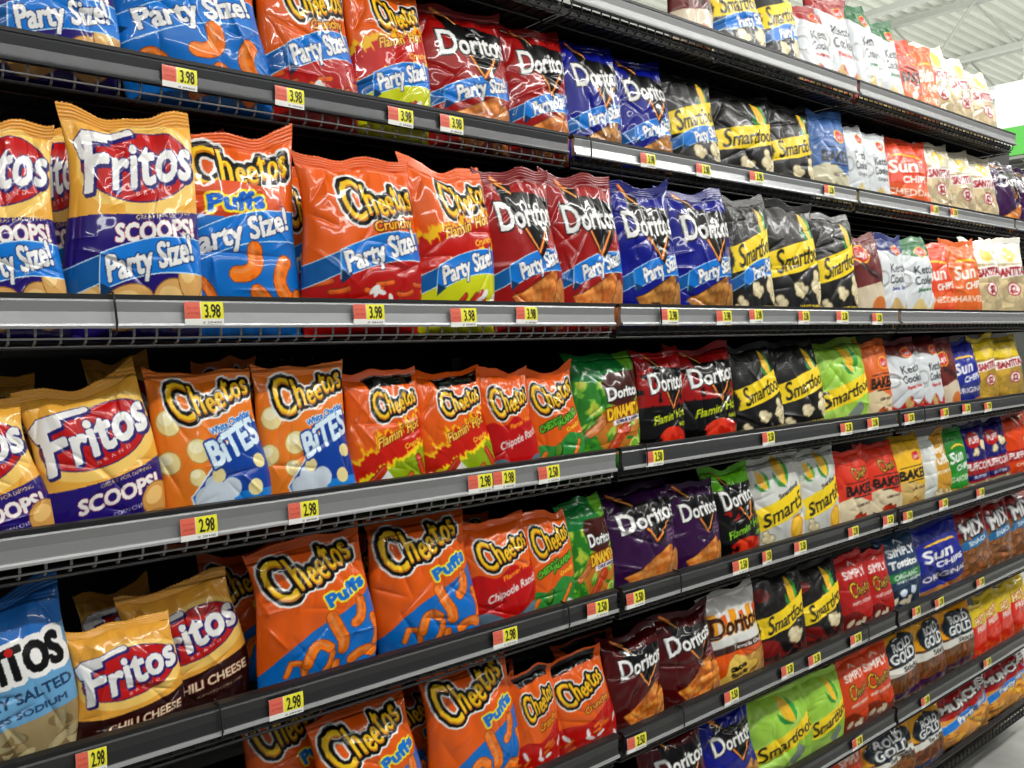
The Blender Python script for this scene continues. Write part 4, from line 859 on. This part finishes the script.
for row, p, xl, xr in TAGS:
    y = front(row) - .0085; zt = HZ[row] - .002
    def Xat(xp, z):
        lo, hi = -1., 12.
        for _ in range(36):
            mid = (lo + hi) / 2
            if px((mid, y, z))[0] < xp: lo = mid
            else: hi = mid
        return lo
    X0, X1 = Xat(xl, zt - .02), Xat(xr, zt - .02); W = max(.036, min(.062, X1 - X0)); nu = max(8, int((xr - xl) * 1.6)); nv = max(6, int(nu * .9)); hgt = .033
    U, V = np.meshgrid(np.linspace(0, 1, nu), np.linspace(0, 1, nv)); bow = -.0015 * np.sin(V * pi)
    P_ = np.stack([(U - .5) * W, bow, (V - 1) * hgt], -1).reshape(-1, 3); C_ = sample(TA[p], nu, nv).reshape(-1, 3); Q = P_.copy(); Q[:, 1] += .0006; n = nu * nv
    me = mesh_np('price_tag', np.vstack([P_, Q]), np.vstack([grid_faces(nu, nv), grid_faces(nu, nv, n, True)]), np.vstack([C_, C_ * 0 + .9]), M['card'])
    o = link('price_tag', me); o.location = ((X0 + X1) / 2, y, zt - .004 + .003 * math.sin(xl)); o.rotation_euler = (R(-2), R(1.5 * math.sin(xl * 3)), 0); tg.append((row, p, (X0 + X1) / 2, o))
for row in 'BCDEFG':
    L_ = sorted([t for t in tg if t[0] == row], key=lambda t: t[2])
    for t in L_:
        bags = [q for q in placed if q[0] == row and not q[3]]
        c = min(bags, key=lambda q: abs(q[2] - t[2])); same = [u for u in L_ if min(bags, key=lambda q: abs(q[2] - u[2])) is c]
        k = sum(1 for q in bags if q[1] == c[1]); lab = c[4]['label'] if k > 1 else DESC[c[1]][0] + ', ' + ORD[row]
        for x_, y_ in ((' with party ribbon', ''), (' with yellow banner and blue ribbon', ' with ribbon'), (' with blue ribbon', ''), (' with blue party ribbon', ''), (' with red lettering', ''), (' with big orange chip', ''), (' with yellow bottom and blue ribbon', ''), (' with pale blue lettering', ''), (' with black top band', ''), (' without a ribbon', ''), (' with cream bottom', ''), (' with dark badge', ''), (' on the', ','), (' from left', ''), (' bag', '')): lab = lab.replace(x_, y_)
        lab = t[1] + ' tag below ' + lab
        if len(same) > 1: lab = ('nearer ' if t is same[0] else 'farther ') + lab
        tag(t[3], lab, 'price tag', 'price tags on the ' + ORD[row] + ' edge')

# ------------------------------------------------------------------ building
def struct(o, **k): o['kind'] = 'structure'; return o
struct(MB().box((-6, -6, -.05), (30, 12, 0)).build('floor', M['floor']))
# corrugated ceiling deck
n = MB(); ZC = 5.6; k = 0; prof = []
for i in range(150):
    y = -6 + i * .16; prof += [(y, ZC), (y + .06, ZC), (y + .08, ZC + .05), (y + .14, ZC + .05)]
for i in range(len(prof) - 1):
    a, b = prof[i], prof[i + 1]; v = len(n.v); n.v += [(-8, a[0], a[1]), (40, a[0], a[1]), (40, b[0], b[1]), (-8, b[0], b[1])]; n.f.append((v, v + 1, v + 2, v + 3))
struct(n.build('ceiling', M['ceil']))
for i in range(9):
    X = 4 + i * 2.3; n = MB(); zt, zb = ZC - .05, ZC - .75
    n.box((-.05, -6, zt - .06), (.05, 16, zt)); n.box((-.05, -6, zb), (.05, 16, zb + .06))
    for j in range(22): y = -6 + j; n.tube([(0, y, zb + .03), (0, y + .5, zt - .03), (0, y + 1, zb + .03)], .022, 6)
    o = n.build('roof_truss', M['truss']); o.location = (X, 0, 0); tag(o, 'pale open web steel truss under the white ceiling', 'truss', 'roof trusses')

for i, (X, y) in enumerate(((12.3, 3.0), (19.0, 3.0))):
    e = empty('ceiling_light', (X, y, 4.75)); tag(e, ('bright strip light hanging under the trusses, nearer one', 'bright strip light hanging under the trusses, farther one')[i], 'light', 'strip lights')
    MB().prism([(-6, 0), (6, 0), (6, .06), (-6, .06)], -.16, .16).build('fixture_body', M['white'], e)
    MB().box((-.13, -5.95, -.03), (.13, 5.95, -.002)).build('glowing_tube', M['lamp'], e)
    n = MB()
    for y_ in (-5, 0, 5): n.tube([(0, y_, .06), (0, y_, .80)], .008, 5)
    n.build('hanger', M['truss'], e)
P_ = at(1001, 128, 1.9); e = empty('hanging_sign', (8.0, 1.5, 3.10)); tag(e, 'large white header sign with green lower band beyond the rack', 'sign')
MB().box((0, 0, .24), (.04, 1.62, .62)).build('white_board', M['white'], e); MB().box((-.002, 0, 0), (.042, 1.62, .24)).build('green_band', M['green'], e)
n = MB()
for y_ in (.2, 1.4): n.tube([(.02, y_, .62), (.02, y_, 1.75)], .006, 5)
n.build('suspension_wire', M['truss'], e)
struct(MB().box((30, -6, 0), (30.2, 12, 5.7)).build('wall_right', M['white'])); struct(MB().box((-6, 12, 0), (30.2, 12.2, 5.7)).build('wall_back', M['white']))
